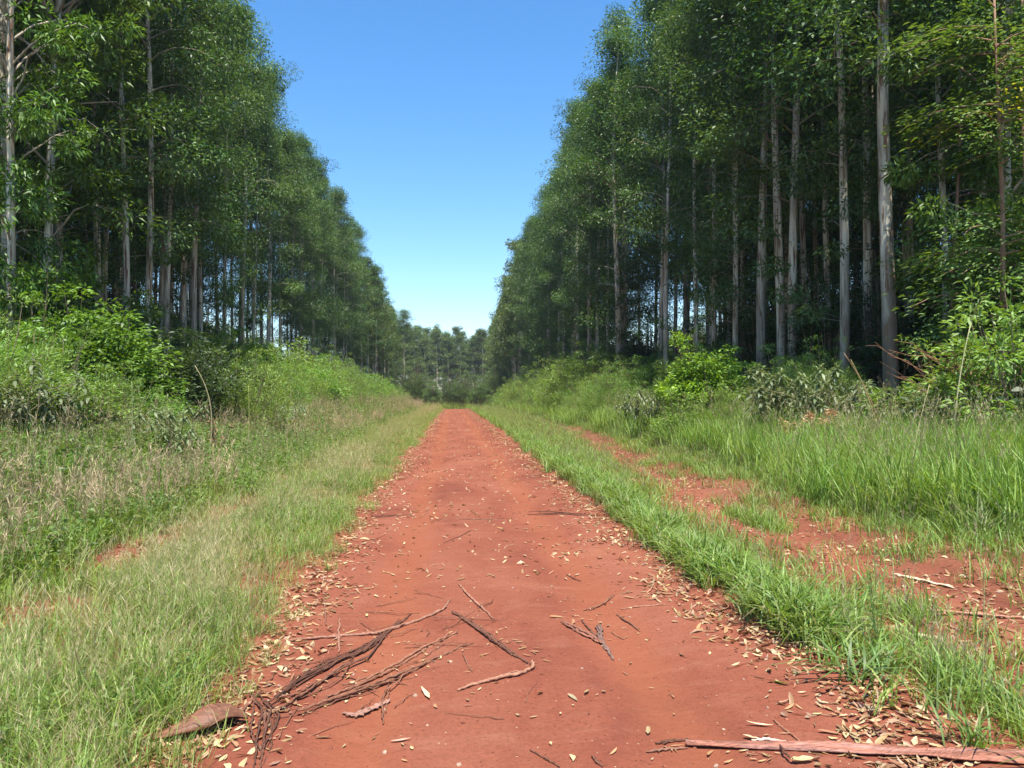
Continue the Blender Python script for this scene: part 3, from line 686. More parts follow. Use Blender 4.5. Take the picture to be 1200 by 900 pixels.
def scatter(name, label, meshes, pts, scale, idx=None, tilt=0.12, seed=0, flatz=None):
    """one stuff object: points that carry rotation, scale and kind, with the tuft meshes instanced on them"""
    rng = np.random.default_rng(seed); n = len(pts)
    pc = bpy.data.collections.new(name + '_kinds')
    for i, me in enumerate(meshes):
        o = bpy.data.objects.new('%s_kind_%02d' % (name, i), me); pc.objects.link(o)
    me = bpy.data.meshes.new(name); me.vertices.add(n); me.vertices.foreach_set('co', np.asarray(pts, np.float32).ravel())
    rot = np.stack([rng.normal(size=n) * tilt, rng.normal(size=n) * tilt, rng.random(n) * 6.283], -1).astype(np.float32)
    a = me.attributes.new('rot', 'FLOAT_VECTOR', 'POINT'); a.data.foreach_set('vector', rot.ravel())
    a = me.attributes.new('scl', 'FLOAT', 'POINT'); a.data.foreach_set('value', np.asarray(scale, np.float32))
    a = me.attributes.new('idx', 'INT', 'POINT'); a.data.foreach_set('value', (rng.integers(0, len(meshes), n) if idx is None else idx).astype(np.int32))
    o = obj(name, me); o['kind'] = 'stuff'; o['label'] = label
    ng = bpy.data.node_groups.new(name + '_nodes', 'GeometryNodeTree')
    ng.interface.new_socket('Geometry', in_out='INPUT', socket_type='NodeSocketGeometry'); ng.interface.new_socket('Geometry', in_out='OUTPUT', socket_type='NodeSocketGeometry')
    gi = ng.nodes.new('NodeGroupInput'); go = ng.nodes.new('NodeGroupOutput')
    ci = ng.nodes.new('GeometryNodeCollectionInfo'); ci.inputs[0].default_value = pc; ci.inputs['Separate Children'].default_value = True; ci.inputs['Reset Children'].default_value = True
    ip = ng.nodes.new('GeometryNodeInstanceOnPoints'); ip.inputs['Pick Instance'].default_value = True
    def na(nm, dt):
        x = ng.nodes.new('GeometryNodeInputNamedAttribute'); x.data_type = dt; x.inputs[0].default_value = nm; return x.outputs[0]
    L = ng.links
    L.new(gi.outputs[0], ip.inputs['Points']); L.new(ci.outputs[0], ip.inputs['Instance'])
    L.new(na('idx', 'INT'), ip.inputs['Instance Index']); L.new(na('rot', 'FLOAT_VECTOR'), ip.inputs['Rotation']); L.new(na('scl', 'FLOAT'), ip.inputs['Scale'])
    L.new(ip.outputs[0], go.inputs[0])
    m = o.modifiers.new('scatter', 'NODES'); m.node_group = ng
    return o

NR = np.random.default_rng(77)
def band(n, x0, x1, y0, y1, keep=None):
    y = y0 * (y1 / y0) ** NR.random(n); x = x0 + (x1 - x0) * NR.random(n)
    if keep is not None:
        k = NR.random(n) < keep(x, y); x, y = x[k], y[k]
    return x, y
def pts_of(x, y): return np.stack([x, y, H(x, y)], -1)
def far_scale(y, lo=0.8, hi=1.2, k=90.0): return (lo + (hi - lo) * NR.random(len(y))) * (1 + np.clip(y, 0, 120) / k * 0.6)

GA, GB = (0.155, 0.28, 0.036), (0.26, 0.37, 0.08)
TANA, TANB = (0.34, 0.28, 0.15), (0.45, 0.36, 0.21)
# left verge: thin wispy grass with a haze of seed heads
wisp = []
for i in range(6):
    straw = i >= 3
    mb = blade_tuft(400 + i, 9 if straw else 18, 0.26 + 0.03 * (i % 3), 0.006, 0.7, (0.17, 0.285, 0.042), (0.295, 0.39, 0.09), base=0.07)
    b2 = blade_tuft(420 + i, 6 if straw else 2, 0.3, 0.0035, 0.8, TANA, TANB, base=0.07)
    mb.add(np.concatenate(b2.V), np.concatenate(b2.Q), np.concatenate(b2.T), np.concatenate(b2.C))
    seed_stems(mb, 440 + i, 11 if straw else 1, 0.5, 0.0009, 0.5, (0.36, 0.38, 0.14), (0.54, 0.46, 0.25), head=0.34, nb=9, base=0.09)
    wisp.append(mb.mesh('wisp', M_GRASS))
BARE = [(on_ground(150, 650), 0.42, 1.3), (on_ground(60, 718), 0.4, 0.5), (on_ground(225, 590), 0.35, 1.6), (on_ground(20, 735), 0.3, 0.3), (on_ground(300, 828), 0.14, 0.16)]
def bare(x, y):
    return np.max([np.exp(-(((x - p.x) / a) ** 2 + ((y - p.y) / b) ** 2) ** 2) for p, a, b in BARE], axis=0) * (0.55 + 0.45 * (vnoise(x * 5, y * 4, 26) > 0.3))
CB = [on_ground(a, b) for a, b in ((165, 872), (200, 866), (240, 860), (280, 852))]
def clear(x, y):
    return np.prod([1 - 0.93 * (np.hypot(x - p.x, y - p.y) < 0.13) for p in CB], axis=0)
def keep_left(x, y):
    bare_ = np.exp(-((x + 3.15 + 0.25 * (vnoise(y * 0.3, 0 * y, 21) - 0.5)) / 0.3) ** 2) * sstep(16, 8, y) * (vnoise(x * 0.9, y * 0.7, 22) > 0.35)
    edge = sstep(0.0, 0.35, road_l(y) - x)
    return clear(x, y) * (0.25 + 0.75 * edge) * (1 - 0.85 * bare_) * (1 - 0.95 * bare(x, y)) * (0.3 + 0.7 * sstep(0.3, 0.5, vnoise(x * 1.6, y * 1.2, 23)))
x, y = band(15000, -3.9, -1.08, 1.7, 112, keep_left)
ps = 0.2 * (0.25 + 0.75 * sstep(3.4, 6.0, y)) * sstep(0.42, 0.7, 0.6 * vnoise(x * 0.7, y * 0.3, 24) + 0.3 * np.exp(-((x + 2.2) / 0.7) ** 2) * sstep(3.5, 7, y) + 0.15 * vnoise(x * 2.5, y * 1.5, 25))
wi = np.where(NR.random(len(x)) < ps, 3, 0) + NR.integers(0, 3, len(x))
scatter('verge_grass', 'thin pale wispy grass on the left verge', wisp, pts_of(x, y), far_scale(y, 0.45, 1.25) * (0.6 + 0.4 * sstep(-1.15, -1.6, x)) * (0.65 + 0.5 * vnoise(x * 1.1, y * 0.8, 27)), idx=wi, seed=1)
# left: taller weeds and grass running up to the bushes
weed = []
for i in range(4):
    mb = blade_tuft(500 + i, 20, 0.5, 0.010, 0.55, (0.17, 0.30, 0.032), (0.285, 0.405, 0.07), base=0.09)
    rng = np.random.default_rng(530 + i); n = 26
    p = np.stack([rng.normal(size=n) * 0.1, rng.normal(size=n) * 0.1, 0.08 + 0.35 * rng.random(n)], -1)
    mb.leaves(p, norm(rng.normal(size=(n, 3))) * [1, 1, 0.4], 0.07, 0.03, rng, pal(rng, n, (0.11, 0.20, 0.035), (0.17, 0.25, 0.06), 0.2))
    if i % 2: seed_stems(mb, 520 + i, 2, 0.72, 0.002, 0.35, (0.32, 0.28, 0.14), (0.40, 0.31, 0.19), head=0.28, nb=6)
    weed.append(mb.mesh('weed', M_GRASS))
x, y = band(17000, -10.5, -3.3, 3.0, 115, lambda x, y: (1 - 0.95 * bare(x, y)) * sstep(-3.2, -3.9, x) * (0.6 + 0.4 * (vnoise(x * 0.8, y * 0.6, 31) > 0.3)))
scatter('tall_weeds', 'tall mixed weeds and grass on the left bank', weed, pts_of(x, y), far_scale(y, 0.75, 1.35) * (0.75 + 0.35 * sstep(-3.8, -6, x)), seed=2)
x, y = band(1500, -3.6, -1.35, 2.2, 60, lambda x, y: clear(x, y) * (1 - 0.9 * bare(x, y)) * (0.12 + 0.88 * (vnoise(x * 1.3, y * 0.9, 36) > 0.6)))
scatter('low_weeds', 'low broad-leaved green weeds in the left verge', weed, pts_of(x, y), 0.3 + 0.3 * NR.random(len(x)), seed=12)
# dry pinkish brown stalks among the weeds
dry = []
for i in range(3):
    mb = MB(); seed_stems(mb, 540 + i, 6, 0.8, 0.0022, 0.3, (0.42, 0.32, 0.17), (0.50, 0.37, 0.22), head=0.34, nb=9, base=0.12)
    dry.append(mb.mesh('dry', M_DRY))
x, y = band(1700, -8.5, -3.6, 6.0, 110, lambda x, y: (vnoise(x * 0.55, y * 0.25, 33) > 0.45) * 1.0)
scatter('dry_stalks', 'pinkish brown dry grass stalks among the left weeds', dry, pts_of(x, y), far_scale(y, 0.7, 1.15), seed=3)
# right: band of wide green blades along the road edge
strip = []
for i in range(4):
    mb = blade_tuft(600 + i, 18, (0.34, 0.26, 0.38, 0.3)[i], 0.0125, 0.95, (0.15, 0.255, 0.04), (0.26, 0.355, 0.08), lean=0.45, base=0.05)
    b2 = blade_tuft(610 + i, 3, 0.3, 0.009, 1.1, TANA, TANB, lean=0.6, base=0.06); mb.add(np.concatenate(b2.V), np.concatenate(b2.Q), np.concatenate(b2.T), np.concatenate(b2.C))
    strip.append(mb.mesh('strip', M_GRASS))
x, y = band(6500, 1.85, 2.85, 2.2, 112, lambda x, y: np.exp(-((x - 2.3 - 0.014 * np.clip(y - 6, 0, 30)) / (0.2 + 0.01 * np.clip(y - 5, 0, 15) + 0.09 * (vnoise(y * 1.1, 0 * y, 42) - 0.5))) ** 4) * (0.25 + 0.75 * sstep(0.28, 0.5, vnoise(x * 2, y * 1.3, 41))) * (0.06 + 0.94 * sstep(4.3, 5.0, y)))
scatter('edge_grass', 'broad-bladed green grass along the right edge of the road', strip, pts_of(x, y), far_scale(y, 0.65, 1.15), seed=4)
# right: short grass around and in the overgrown side track
short = []
for i in range(4):
    mb = blade_tuft(620 + i, 15, 0.26, 0.007, 0.75, GA, GB, base=0.07)
    if i == 2: seed_stems(mb, 640, 4, 0.4, 0.0013, 0.5, (0.32, 0.3, 0.15), (0.42, 0.34, 0.22), nb=8)
    short.append(mb.mesh('short', M_GRASS))
def keep_right(x, y):
    tr = np.exp(-((x - track_c(y)) / (1.35 - 0.6 * sstep(9, 17, y) - 0.3 * sstep(18, 45, y))) ** 4)
    return (1 - 0.95 * tr * (vnoise(x * 1.5, y * 0.9, 51) > 0.17 + 0.12 * sstep(15, 40, y))) * (0.6 + 0.4 * (vnoise(x * 1.1, y * 0.9, 52) > 0.35))
x, y = band(12000, 2.5, 6.6, 2.2, 112, keep_right)
scatter('track_grass', 'short green grass growing over the side track', short, pts_of(x, y), far_scale(y, 0.6, 1.25), seed=5)
# right: tall lush grass
lush = []
for i in range(4):
    mb = blade_tuft(650 + i, 30, 0.85, 0.014, 0.55, (0.175, 0.31, 0.042), (0.30, 0.42, 0.09), lean=0.6, base=0.11)
    if i == 1: seed_stems(mb, 670 + i, 3, 1.05, 0.003, 0.35, (0.4, 0.36, 0.17), (0.42, 0.36, 0.22), head=0.2, nb=6)
    lush.append(mb.mesh('lush', M_GRASS))
def keep_lush(x, y):
    return sstep(0.55, 1.9, x - track_c(np.minimum(y, 24)) - 0.45 - 0.5 * sstep(12, 8, y) + 0.6 * (vnoise(y * 0.5, 0 * y, 55) - 0.5)) * (0.7 + 0.3 * (vnoise(x * 0.7, y * 0.6, 56) > 0.3))
x, y = band(14000, 3.9, 11.0, 3.5, 115, keep_lush)
scatter('tall_grass', 'tall lush green grass on the right bank', lush, pts_of(x, y), (0.75 + 0.5 * NR.random(len(x))) * (0.55 + 0.45 * sstep(4.2, 6.2, x)) * (1 + np.clip(y, 0, 100) / 300), seed=6)
# undergrowth on the floor of both woods
fern = []
for i in range(3):
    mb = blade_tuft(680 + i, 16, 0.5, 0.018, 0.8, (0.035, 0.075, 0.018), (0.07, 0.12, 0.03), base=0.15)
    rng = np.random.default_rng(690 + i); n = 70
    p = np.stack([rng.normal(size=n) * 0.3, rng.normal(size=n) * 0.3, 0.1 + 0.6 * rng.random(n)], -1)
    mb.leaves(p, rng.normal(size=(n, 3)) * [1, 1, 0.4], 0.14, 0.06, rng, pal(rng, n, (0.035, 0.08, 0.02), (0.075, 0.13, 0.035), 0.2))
    fern.append(mb.mesh('fern', M_BUSH))
xa, ya = band(3400, 9.5, 34, 9, 130); xb, yb = band(3400, -36, -9.5, 9, 130)
x = np.concatenate([xa, xb]); y = np.concatenate([ya, yb])
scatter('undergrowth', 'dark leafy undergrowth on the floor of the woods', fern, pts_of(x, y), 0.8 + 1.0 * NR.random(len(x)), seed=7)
# rough grass far off and behind the crest
xa, ya = band(5000, -60, 60, 105, 330)
scatter('far_grass', 'rough grass beyond the crest of the road', weed, pts_of(xa, ya), 1.5 + 1.0 * NR.random(len(xa)), seed=8)

# the innermost rows of both woods and the depth of the far one
JOINED = [join2('deep_tree', v[0], v[2]) for v in NEAR[:3]]; JFAR = [join2('far_tree', v[0], v[2]) for v in FAR]
for where, nm, sc_ in (('right wood', 'deep_right_wood', 1.04), ('left wood', 'deep_left_wood', 0.95)):
    q = np.array(DEEP[where]); scatter('deep_wood', 'innermost shaded eucalyptus trees of the ' + where, JOINED, pts_of(q[:, 0], q[:, 1]), sc_ * (0.92 + 0.14 * NR.random(len(q))), tilt=0.0, seed=31)
JS = [join2('deep_sapling', v[1], v[0]) for v in SAPL]
xa, ya = band(330, 22, 38, 14, 125); xb, yb = band(330, -38, -21, 16, 125)
scatter('deep_understorey', 'dark leafy saplings in the depth of both woods', JS, pts_of(np.concatenate([xa, xb]), np.concatenate([ya, yb])), 1.0 + 0.9 * NR.random(len(xa) + len(xb)), tilt=0.04, seed=35)
q = np.array(FARW); scatter('far_wood', 'rows of eucalyptus behind the front of the far wood', JFAR, pts_of(q[:, 0], q[:, 1]), 0.9 + 0.25 * NR.random(len(q)), tilt=0.0, seed=33)
# leaf litter
def dry_leaf(seed, L=0.085, W=0.022, c=(0.5, 0.34, 0.17)):
    rng = np.random.default_rng(seed); mb = MB(); n = 6
    s = np.linspace(0, 1, n); curl = rng.uniform(0.1, 0.6); side = rng.normal() * 0.25
    prof = np.sin(np.pi * np.clip(s * 0.94 + 0.03, 0, 1)) ** 0.8
    ctr = np.stack([L * (s - 0.5), side * L * (s - 0.5) ** 2, curl * L * 0.35 * (s - 0.5) ** 2 * 2 + 0.004], -1)
    lift = rng.uniform(0.05, 0.45) * W
    prof = prof * (1 + 0.5 * (rng.random(n) - 0.5))
    V = np.concatenate([ctr + np.stack([0 * s, prof * W * 0.5, lift * prof], -1), ctr, ctr + np.stack([0 * s, -prof * W * 0.5, lift * prof * rng.uniform(0.2, 1.5)], -1)])
    Q = [[r * n + i, r * n + i + 1, (r + 1) * n + i + 1, (r + 1) * n + i] for r in range(2) for i in range(n - 1)]
    mb.add(V, Q, None, np.array(c) * rng.uniform(0.8, 1.15))
    return mb.mesh('dry_leaf', M_DRY)
LEAF = [dry_leaf(i, (0.09, 0.055, 0.11, 0.07, 0.045, 0.08)[i % 6], (0.018, 0.026, 0.014, 0.03, 0.022, 0.012, 0.024)[i % 7], [(0.40, 0.235, 0.11), (0.46, 0.32, 0.17), (0.34, 0.185, 0.09), (0.54, 0.40, 0.22), (0.28, 0.155, 0.085), (0.42, 0.27, 0.16)][i % 6]) for i in range(12)]
def litter_pts():
    X, Y = [], []
    n = 13500; y = 2.2 * (110 / 2.2) ** NR.random(n); k = NR.random(n) < 0.5
    clump = vnoise(y * 1.5, 0 * y, 61) * 0.8 + 0.35
    xl = road_l(y) - 0.02 + NR.normal(size=n) * 0.17 * clump * 1.4; xr = road_r(y) + 0.04 + NR.normal(size=n) * 0.15 * clump * 1.4
    keep = NR.random(n) < clump
    X.append(np.where(k, xl, xr)[keep]); Y.append(y[keep])
    n = 10500; y = 2.2 * (60 / 2.2) ** NR.random(n); x = track_c(y) + NR.normal(size=n) * (1.0 - 0.4 * sstep(9, 18, y))
    keep = NR.random(n) < (vnoise(x * 1.6, y * 3.0, 62) > 0.45) + 0.2
    X.append(x[keep]); Y.append(y[keep])
    n = 4200; y = 7 * (100 / 7) ** NR.random(n); x = -1.1 + 3.0 * NR.random(n)
    keep = NR.random(n) < 0.35 + 0.65 * (vnoise(x * 0.8, y * 1.2, 63) > 0.6)
    X.append(x[keep]); Y.append(y[keep])
    n = 3800; y = 2.2 * (30 / 2.2) ** NR.random(n); x = -3.9 + 2.8 * NR.random(n)
    X.append(x); Y.append(y)
    return np.concatenate(X), np.concatenate(Y)
x, y = litter_pts()
P = pts_of(x, y); P[:, 2] += 0.003
scatter('leaf_litter', 'tan dry leaves drifted along the road edges and the side track', LEAF, P, (0.5 + 0.55 * NR.random(len(x))) * (1 + y / 110), tilt=0.3, seed=9)

# crumbs of dirt and small stones on the road
def clod(seed, c):
    rng = np.random.default_rng(seed); mb = MB()
    z = np.array([-0.7, -0.2, 0.5, 0.95]); r = np.sqrt(1 - z ** 2)
    th = np.arange(6) * np.pi / 3
    V = np.stack([r[:, None] * np.cos(th), r[:, None] * np.sin(th), z[:, None] + 0 * th], -1).reshape(-1, 3) * (0.75 + 0.5 * rng.random((24, 1))) * [0.01, 0.008, 0.006]
    Q = [[i * 6 + j, i * 6 + (j + 1) % 6, (i + 1) * 6 + (j + 1) % 6, (i + 1) * 6 + j] for i in range(3) for j in range(6)]; T = [[18, 19, 20], [18, 20, 21], [18, 21, 22], [18, 22, 23]]
    mb.add(V, Q, T, c); return mb.mesh('clod', M_WOOD, False)
CLOD = [clod(i, c) for i, c in enumerate([(0.24, 0.08, 0.045), (0.17, 0.055, 0.035), (0.28, 0.1, 0.06), (0.22, 0.07, 0.04), (0.36, 0.24, 0.17)])]
n = 5200; y = 2.4 * (30 / 2.4) ** NR.random(n); x = -1.25 + 3.3 * NR.random(n); kk = NR.random(n) < 0.25 + 0.75 * (vnoise(x * 2.2, y * 1.6, 81) > 0.55); x, y = x[kk], y[kk]
scatter('dirt_crumbs', 'crumbs of red dirt and small stones strewn over the road', CLOD, pts_of(x, y), (0.25 + 1.1 * NR.random(len(x)) ** 3) * (1 + y / 40), tilt=0.5, seed=41)
# ------------------------------------------------------------------ single leaves on the road
LR = random.Random(23)
PALE = [dry_leaf(70, 0.10, 0.024, (0.54, 0.42, 0.25)), dry_leaf(74, 0.085, 0.03, (0.5, 0.37, 0.2)), dry_leaf(77, 0.12, 0.02, (0.56, 0.42, 0.27))]
def leaf_at(px, py, s, label, group=None, i=None, rz=None, name='dry_leaf'):
    p = on_ground(px, py, 0.004)
    o = obj(name, LEAF[LR.randrange(12) if i is None else i], None, p, (LR.uniform(-.2, .2), LR.uniform(-.2, .2), LR.uniform(0, 6.28) if rz is None else rz), s)
    return tag(o, label, 'leaf', group)
for k in range(110):
    py = 520 + 375 * LR.random() ** 0.8
    d = (py - 465) / 435.0
    pxl = 530 - 300 * d + 20 * d; pxr = 530 + 540 * d
    px = LR.uniform(pxl, pxr)
    leaf_at(px, py, LR.uniform(0.35, 0.75), 'small dry curled leaf lying on the red dirt of the road', 'dry leaves scattered on the road')
for px, py, s, lab in [(672, 818, 1.2, 'pale dry leaf of the crossed pair lying in the middle of the road'), (688, 812, 1.0, 'smaller leaf crossing the pale one in the middle of the road'),
                       (908, 764, 1.3, 'broad pale leaf on the road near the right grass edge'), (850, 695, 1.2, 'pale leaf beside the right grass edge of the road'),
                       (430, 722, 0.9, 'yellowish leaf beside the thin twig left of the stick pile'), (760, 858, 1.1, 'upright pale leaf at the left tip of the long bark slab'),
                       (890, 850, 1.3, 'pale leaf lying just above the long bark slab'), (1020, 832, 1.9, 'large cream leaf at the grass edge above the long bark slab'),
                       (688, 882, 0.0, ''), (880, 866, 1.1, 'cream leaf leaning on the upper edge of the long bark slab'), (940, 893, 1.6, 'cream leaf lying just below the long bark slab'),
                       (500, 814, 1.5, 'wide pale leaf lying by the pinkish bark piece'), (470, 868, 1.0, 'folded leaf on the bare dirt right of the bark strips at the bottom')]:
    if s:
        o = leaf_at(px, py, s * 0.8, lab, None, 3); o.data = PALE[int(px) % 3]
for ax, ay, bx, by, n, sprd in [(330, 830, 480, 720, 34, 16), (350, 836, 560, 750, 34, 12), (535, 690, 625, 780, 30, 12), (655, 705, 750, 750, 26, 16), (540, 808, 700, 800, 10, 20), (770, 878, 1000, 890, 26, 12), (300, 800, 320, 890, 26, 14)]:
    for k in range(n):
        t = LR.random(); leaf_at(ax + (bx - ax) * t + LR.gauss(0, sprd), ay + (by - ay) * t + LR.gauss(0, sprd * 0.6), LR.uniform(0.3, 0.7), 'small dry leaf caught among the fallen sticks and bark on the road', 'dry leaves caught among the sticks')
g_leaf = dry_leaf(90, 0.09, 0.03, (0.16, 0.30, 0.06)); g_leaf.materials[0] = M_GRASS
o = obj('green_leaf', g_leaf, None, on_ground(915, 801, 0.004), (0.1, 0.1, 2.2), 1.1); tag(o, 'fresh green leaf fallen on the red dirt near the grass edge', 'leaf')

# ------------------------------------------------------------------ fallen sticks and bark
def smooth_poly(pts, n):
    P = np.array([list(p) for p in pts], float); d = np.concatenate([[0], np.cumsum(np.linalg.norm(np.diff(P, axis=0), axis=1))])
    t = np.linspace(0, d[-1], n)
    Q = np.stack([np.interp(t, d, P[:, i]) for i in range(3)], -1)
    for _ in range(2): Q[1:-1] = 0.25 * Q[:-2] + 0.5 * Q[1:-1] + 0.25 * Q[2:]
    return Q
SR = np.random.default_rng(9)
BRN, DRK, PNK, GRY = (0.22, 0.095, 0.055), (0.13, 0.055, 0.034), (0.32, 0.155, 0.10), (0.36, 0.26, 0.19)
def stick(name, cat, label, pl, r=0.009, c=BRN, strands=1, jit=0.0, lift=0.0, taper=0.45, flat=0.75, twigs=0):
    """a stick (or a bundle of torn bark strands) laid on the road along a line traced on the ground"""
    W = [on_ground(px, py, r * 0.8 + lift) for px, py in pl]
    org = W[0].copy(); mb = MB()
    for k in range(strands):
        off = np.array([SR.normal() * jit, SR.normal() * jit, abs(SR.normal()) * jit * 0.3])
        ln = len(W) * 6
        Q = smooth_poly([p - org for p in W], ln)
        if strands > 1:
            a = int(SR.uniform(0, 0.22) * ln) if k else 0; b = ln - (int(SR.uniform(0, 0.3) * ln) if k else 0); Q = Q[a:b]
        s = np.linspace(0, 1, len(Q))[:, None]
        Q = Q + off * (0.35 + np.sin(s * 3.1 + SR.random() * 3)) + SR.normal(size=Q.shape) * r * np.array([0.34, 0.34, 0.2])
        rr = r * (1 - taper * np.abs(s[:, 0] * 2 - 1) ** 2) * (1.0 if k == 0 else SR.uniform(0.45, 0.9))
        mb.tube(Q, rr, 6, C=np.array(c) * SR.uniform(0.75, 1.2), flat=flat, rough=0.6, rng=SR)
        for t in range(twigs if k == 0 else 0):
            i = int(SR.uniform(0.2, 0.9) * len(Q)); a = SR.random() * 6.28; l = SR.uniform(0.06, 0.16)
            mb.tube(np.array([Q[i], Q[i] + [math.cos(a) * l * .5, math.sin(a) * l * .5, .01], Q[i] + [math.cos(a) * l, math.sin(a) * l, 0.002]]), [r * .4, r * .3, r * .15], 4, C=c)
    o = obj(name, mb.mesh(name, M_WOOD, True), None, org)
    return tag(o, label, cat)
stick('fallen_branch', 'branch', 'long pale fallen branch curving across the top of the stick pile', [(336, 751), (390, 746), (440, 742), (460, 736), (500, 722), (520, 713), (527, 703)], 0.014, PNK, 2, 0.006, twigs=2)
stick('bark_strands', 'bark', 'dark bundle of torn bark strands leading up from the left road edge', [(318, 826), (352, 798), (396, 773), (418, 766), (450, 742), (480, 719)], 0.011, DRK, 9, 0.03)
stick('bark_strands', 'bark', 'ragged bark strands beside the dark bundle, nearer the left road edge', [(322, 832), (350, 815), (378, 796), (400, 780), (412, 772)], 0.008, BRN, 6, 0.035)
stick('fallen_stick', 'stick', 'upper of the two long straight sticks lying side by side', [(384, 818), (420, 802), (460, 783), (494, 762), (520, 748), (537, 740)], 0.012, BRN, 5, 0.016)
stick('fallen_stick', 'stick', 'lower of the two long straight sticks lying side by side', [(350, 836), (400, 818), (440, 804), (472, 792), (500, 776), (530, 762), (554, 752)], 0.013, BRN, 5, 0.015, twigs=3)
stick('bark_piece', 'bark', 'short pinkish bark piece at the lower end of the stick pile', [(404, 836), (420, 838), (440, 828), (457, 821)], 0.014, (0.30, 0.16, 0.115), 3, 0.012, flat=0.45)
stick('bark_strip', 'bark', 'narrow bark strips hanging down from the pinkish bark piece', [(457, 800), (453, 824), (451, 848)], 0.007, BRN, 3, 0.012)
stick('twig', 'twig', 'small dark twig lying inside the stick pile', [(393, 792), (405, 793), (417, 796)], 0.006, DRK)
stick('twig', 'twig', 'thin straight twig above the pale fallen branch', [(398, 719), (440, 717), (492, 719)], 0.004, BRN, 2, 0.004)
stick('bark_strip', 'bark', 'short upright bark strip crossing the left end of the pale branch', [(398, 723), (397, 742), (397, 764)], 0.008, PNK, 1, flat=0.4)
stick('bark_strip', 'bark', 'short upright bark strip by the leaves at the left road edge', [(379, 697), (381, 715), (382, 733)], 0.008, BRN, 1, flat=0.4)
stick('fallen_stick', 'stick', 'dark stick slanting down to the kink right of the pile', [(529, 716), (557, 735), (588, 757), (612, 772), (620, 776)], 0.012, DRK, 5, 0.014)
stick('fallen_stick', 'stick', 'short stick with leaves at the top right of the pile', [(537, 684), (552, 700), (567, 713), (578, 724)], 0.009, PNK, 2, 0.008)
stick('fallen_stick', 'stick', 'pinkish bent stick below the kink, thick at its lower end', [(622, 775), (624, 782), (609, 789), (590, 793), (553, 802), (538, 808)], 0.013, (0.33, 0.16, 0.10), 2, 0.004, twigs=1)
stick('twig', 'twig', 'fine curved twig between the pile and the pinkish bent stick', [(542, 765), (548, 778), (553, 787)], 0.005, BRN)
stick('bark_strip', 'bark', 'brown bark strip at the left of the small pile by the road middle', [(658, 728), (679, 740), (696, 748), (705, 755)], 0.014, (0.26, 0.11, 0.07), 4, 0.016, flat=0.5)
stick('bark_strip', 'bark', 'grey split bark strip pointing down from the small pile', [(700, 733), (707, 752), (720, 773)], 0.012, (0.22, 0.13, 0.10), 3, 0.012)
stick('twig', 'twig', 'dark twig in the middle of the small pile', [(682, 727), (692, 738), (701, 749)], 0.008, DRK, 2, 0.006)
stick('twig', 'twig', 'twig right of the small pile slanting down to the right', [(722, 720), (740, 731), (749, 739)], 0.008, BRN)
stick('twig', 'twig', 'short twig above the small pile slanting up to the right', [(686, 716), (705, 708), (719, 697)], 0.007, BRN, 2, 0.006)
stick('twig', 'twig', 'pale flat twig reaching right from the small pile', [(728, 714), (745, 711), (782, 708)], 0.007, PNK)
stick('twig', 'twig', 'twig on the dirt right of the small pile, below the pale flat one', [(716, 741), (726, 747), (731, 749)], 0.006, BRN)
stick('twig', 'twig', 'slanting twig just above the long bark slab', [(906, 843), (922, 857), (938, 868)], 0.007, BRN)
stick('twig', 'twig', 'white peeled twig lying along the upper edge of the long bark slab', [(880, 867), (902, 866), (926, 870)], 0.008, (0.62, 0.5, 0.4))
stick('twig', 'twig', 'dark twig left of the grass edge, beside the long bark slab', [(1020, 852), (1030, 862), (1040, 871)], 0.007, DRK, 2, 0.006)
stick('twig', 'twig', 'dark twig standing across the middle of the long bark slab', [(914, 872), (918, 880), (928, 889)], 0.006, DRK, 1, lift=0.02)
stick('bark_strip', 'bark', 'thin bark strand at the left tip of the long bark slab, upper one', [(772, 872), (788, 868), (806, 866)], 0.008, DRK, 2, 0.004)
stick('bark_strip', 'bark', 'thin bark strand at the left tip of the long bark slab, lower one', [(757, 881), (780, 878), (806, 876)], 0.007, PNK, 2, 0.004)
stick('bark_strands', 'bark', 'dark curling bark strands hanging down the left road edge at the bottom', [(300, 812), (322, 834), (316, 858), (308, 884), (300, 902)], 0.008, DRK, 7, 0.03)
stick('fallen_stick', 'stick', 'stick lying among dry leaves just above the curled bark', [(266, 846), (290, 826), (306, 808)], 0.011, BRN, 2, 0.008)
stick('twig', 'twig', 'single dark twig at the bottom of the road in the middle', [(622, 879), (640, 889), (656, 899)], 0.006, DRK)
stick('twig', 'twig', 'short twig on bare dirt at the bottom, right of the middle', [(694, 884), (700, 892), (706, 899)], 0.006, DRK, 2, 0.006)
stick('twig', 'twig', 'long dark twig line across the far part of the road, right half', [(620, 603), (655, 602), (697, 604)], 0.010, DRK, 3, 0.03)
stick('twig', 'twig', 'long twig line across the far part of the road, middle', [(505, 611), (550, 608), (598, 609)], 0.008, BRN, 2, 0.03)
stick('twig', 'twig', 'twigs heaped at the left road edge in the distance', [(432, 607), (455, 605), (482, 602)], 0.010, DRK, 3, 0.04)
stick('twig', 'twig', 'thin twig slanting on the road just before the far twig line', [(520, 636), (540, 628), (552, 621)], 0.006, DRK)
stick('twig', 'twig', 'short thick twig on the right half of the road before the small pile', [(664, 673), (672, 678), (681, 681)], 0.007, DRK)
stick('bark_strip', 'bark', 'flat bark strip lying across the side track on the right', [(1062, 716), (1120, 718), (1200, 722)], 0.02, PNK, 2, 0.02, flat=0.4)
stick('bark_strip', 'bark', 'pale bark flake in the side track near the tall green weed', [(1062, 743), (1085, 745), (1102, 748)], 0.022, (0.6, 0.45, 0.3), 1, flat=0.35)
stick('bark_strip', 'bark', 'pale broken bark flakes higher up the side track', [(1046, 672), (1080, 680), (1118, 688)], 0.02, (0.62, 0.46, 0.3), 2, 0.03, flat=0.35)

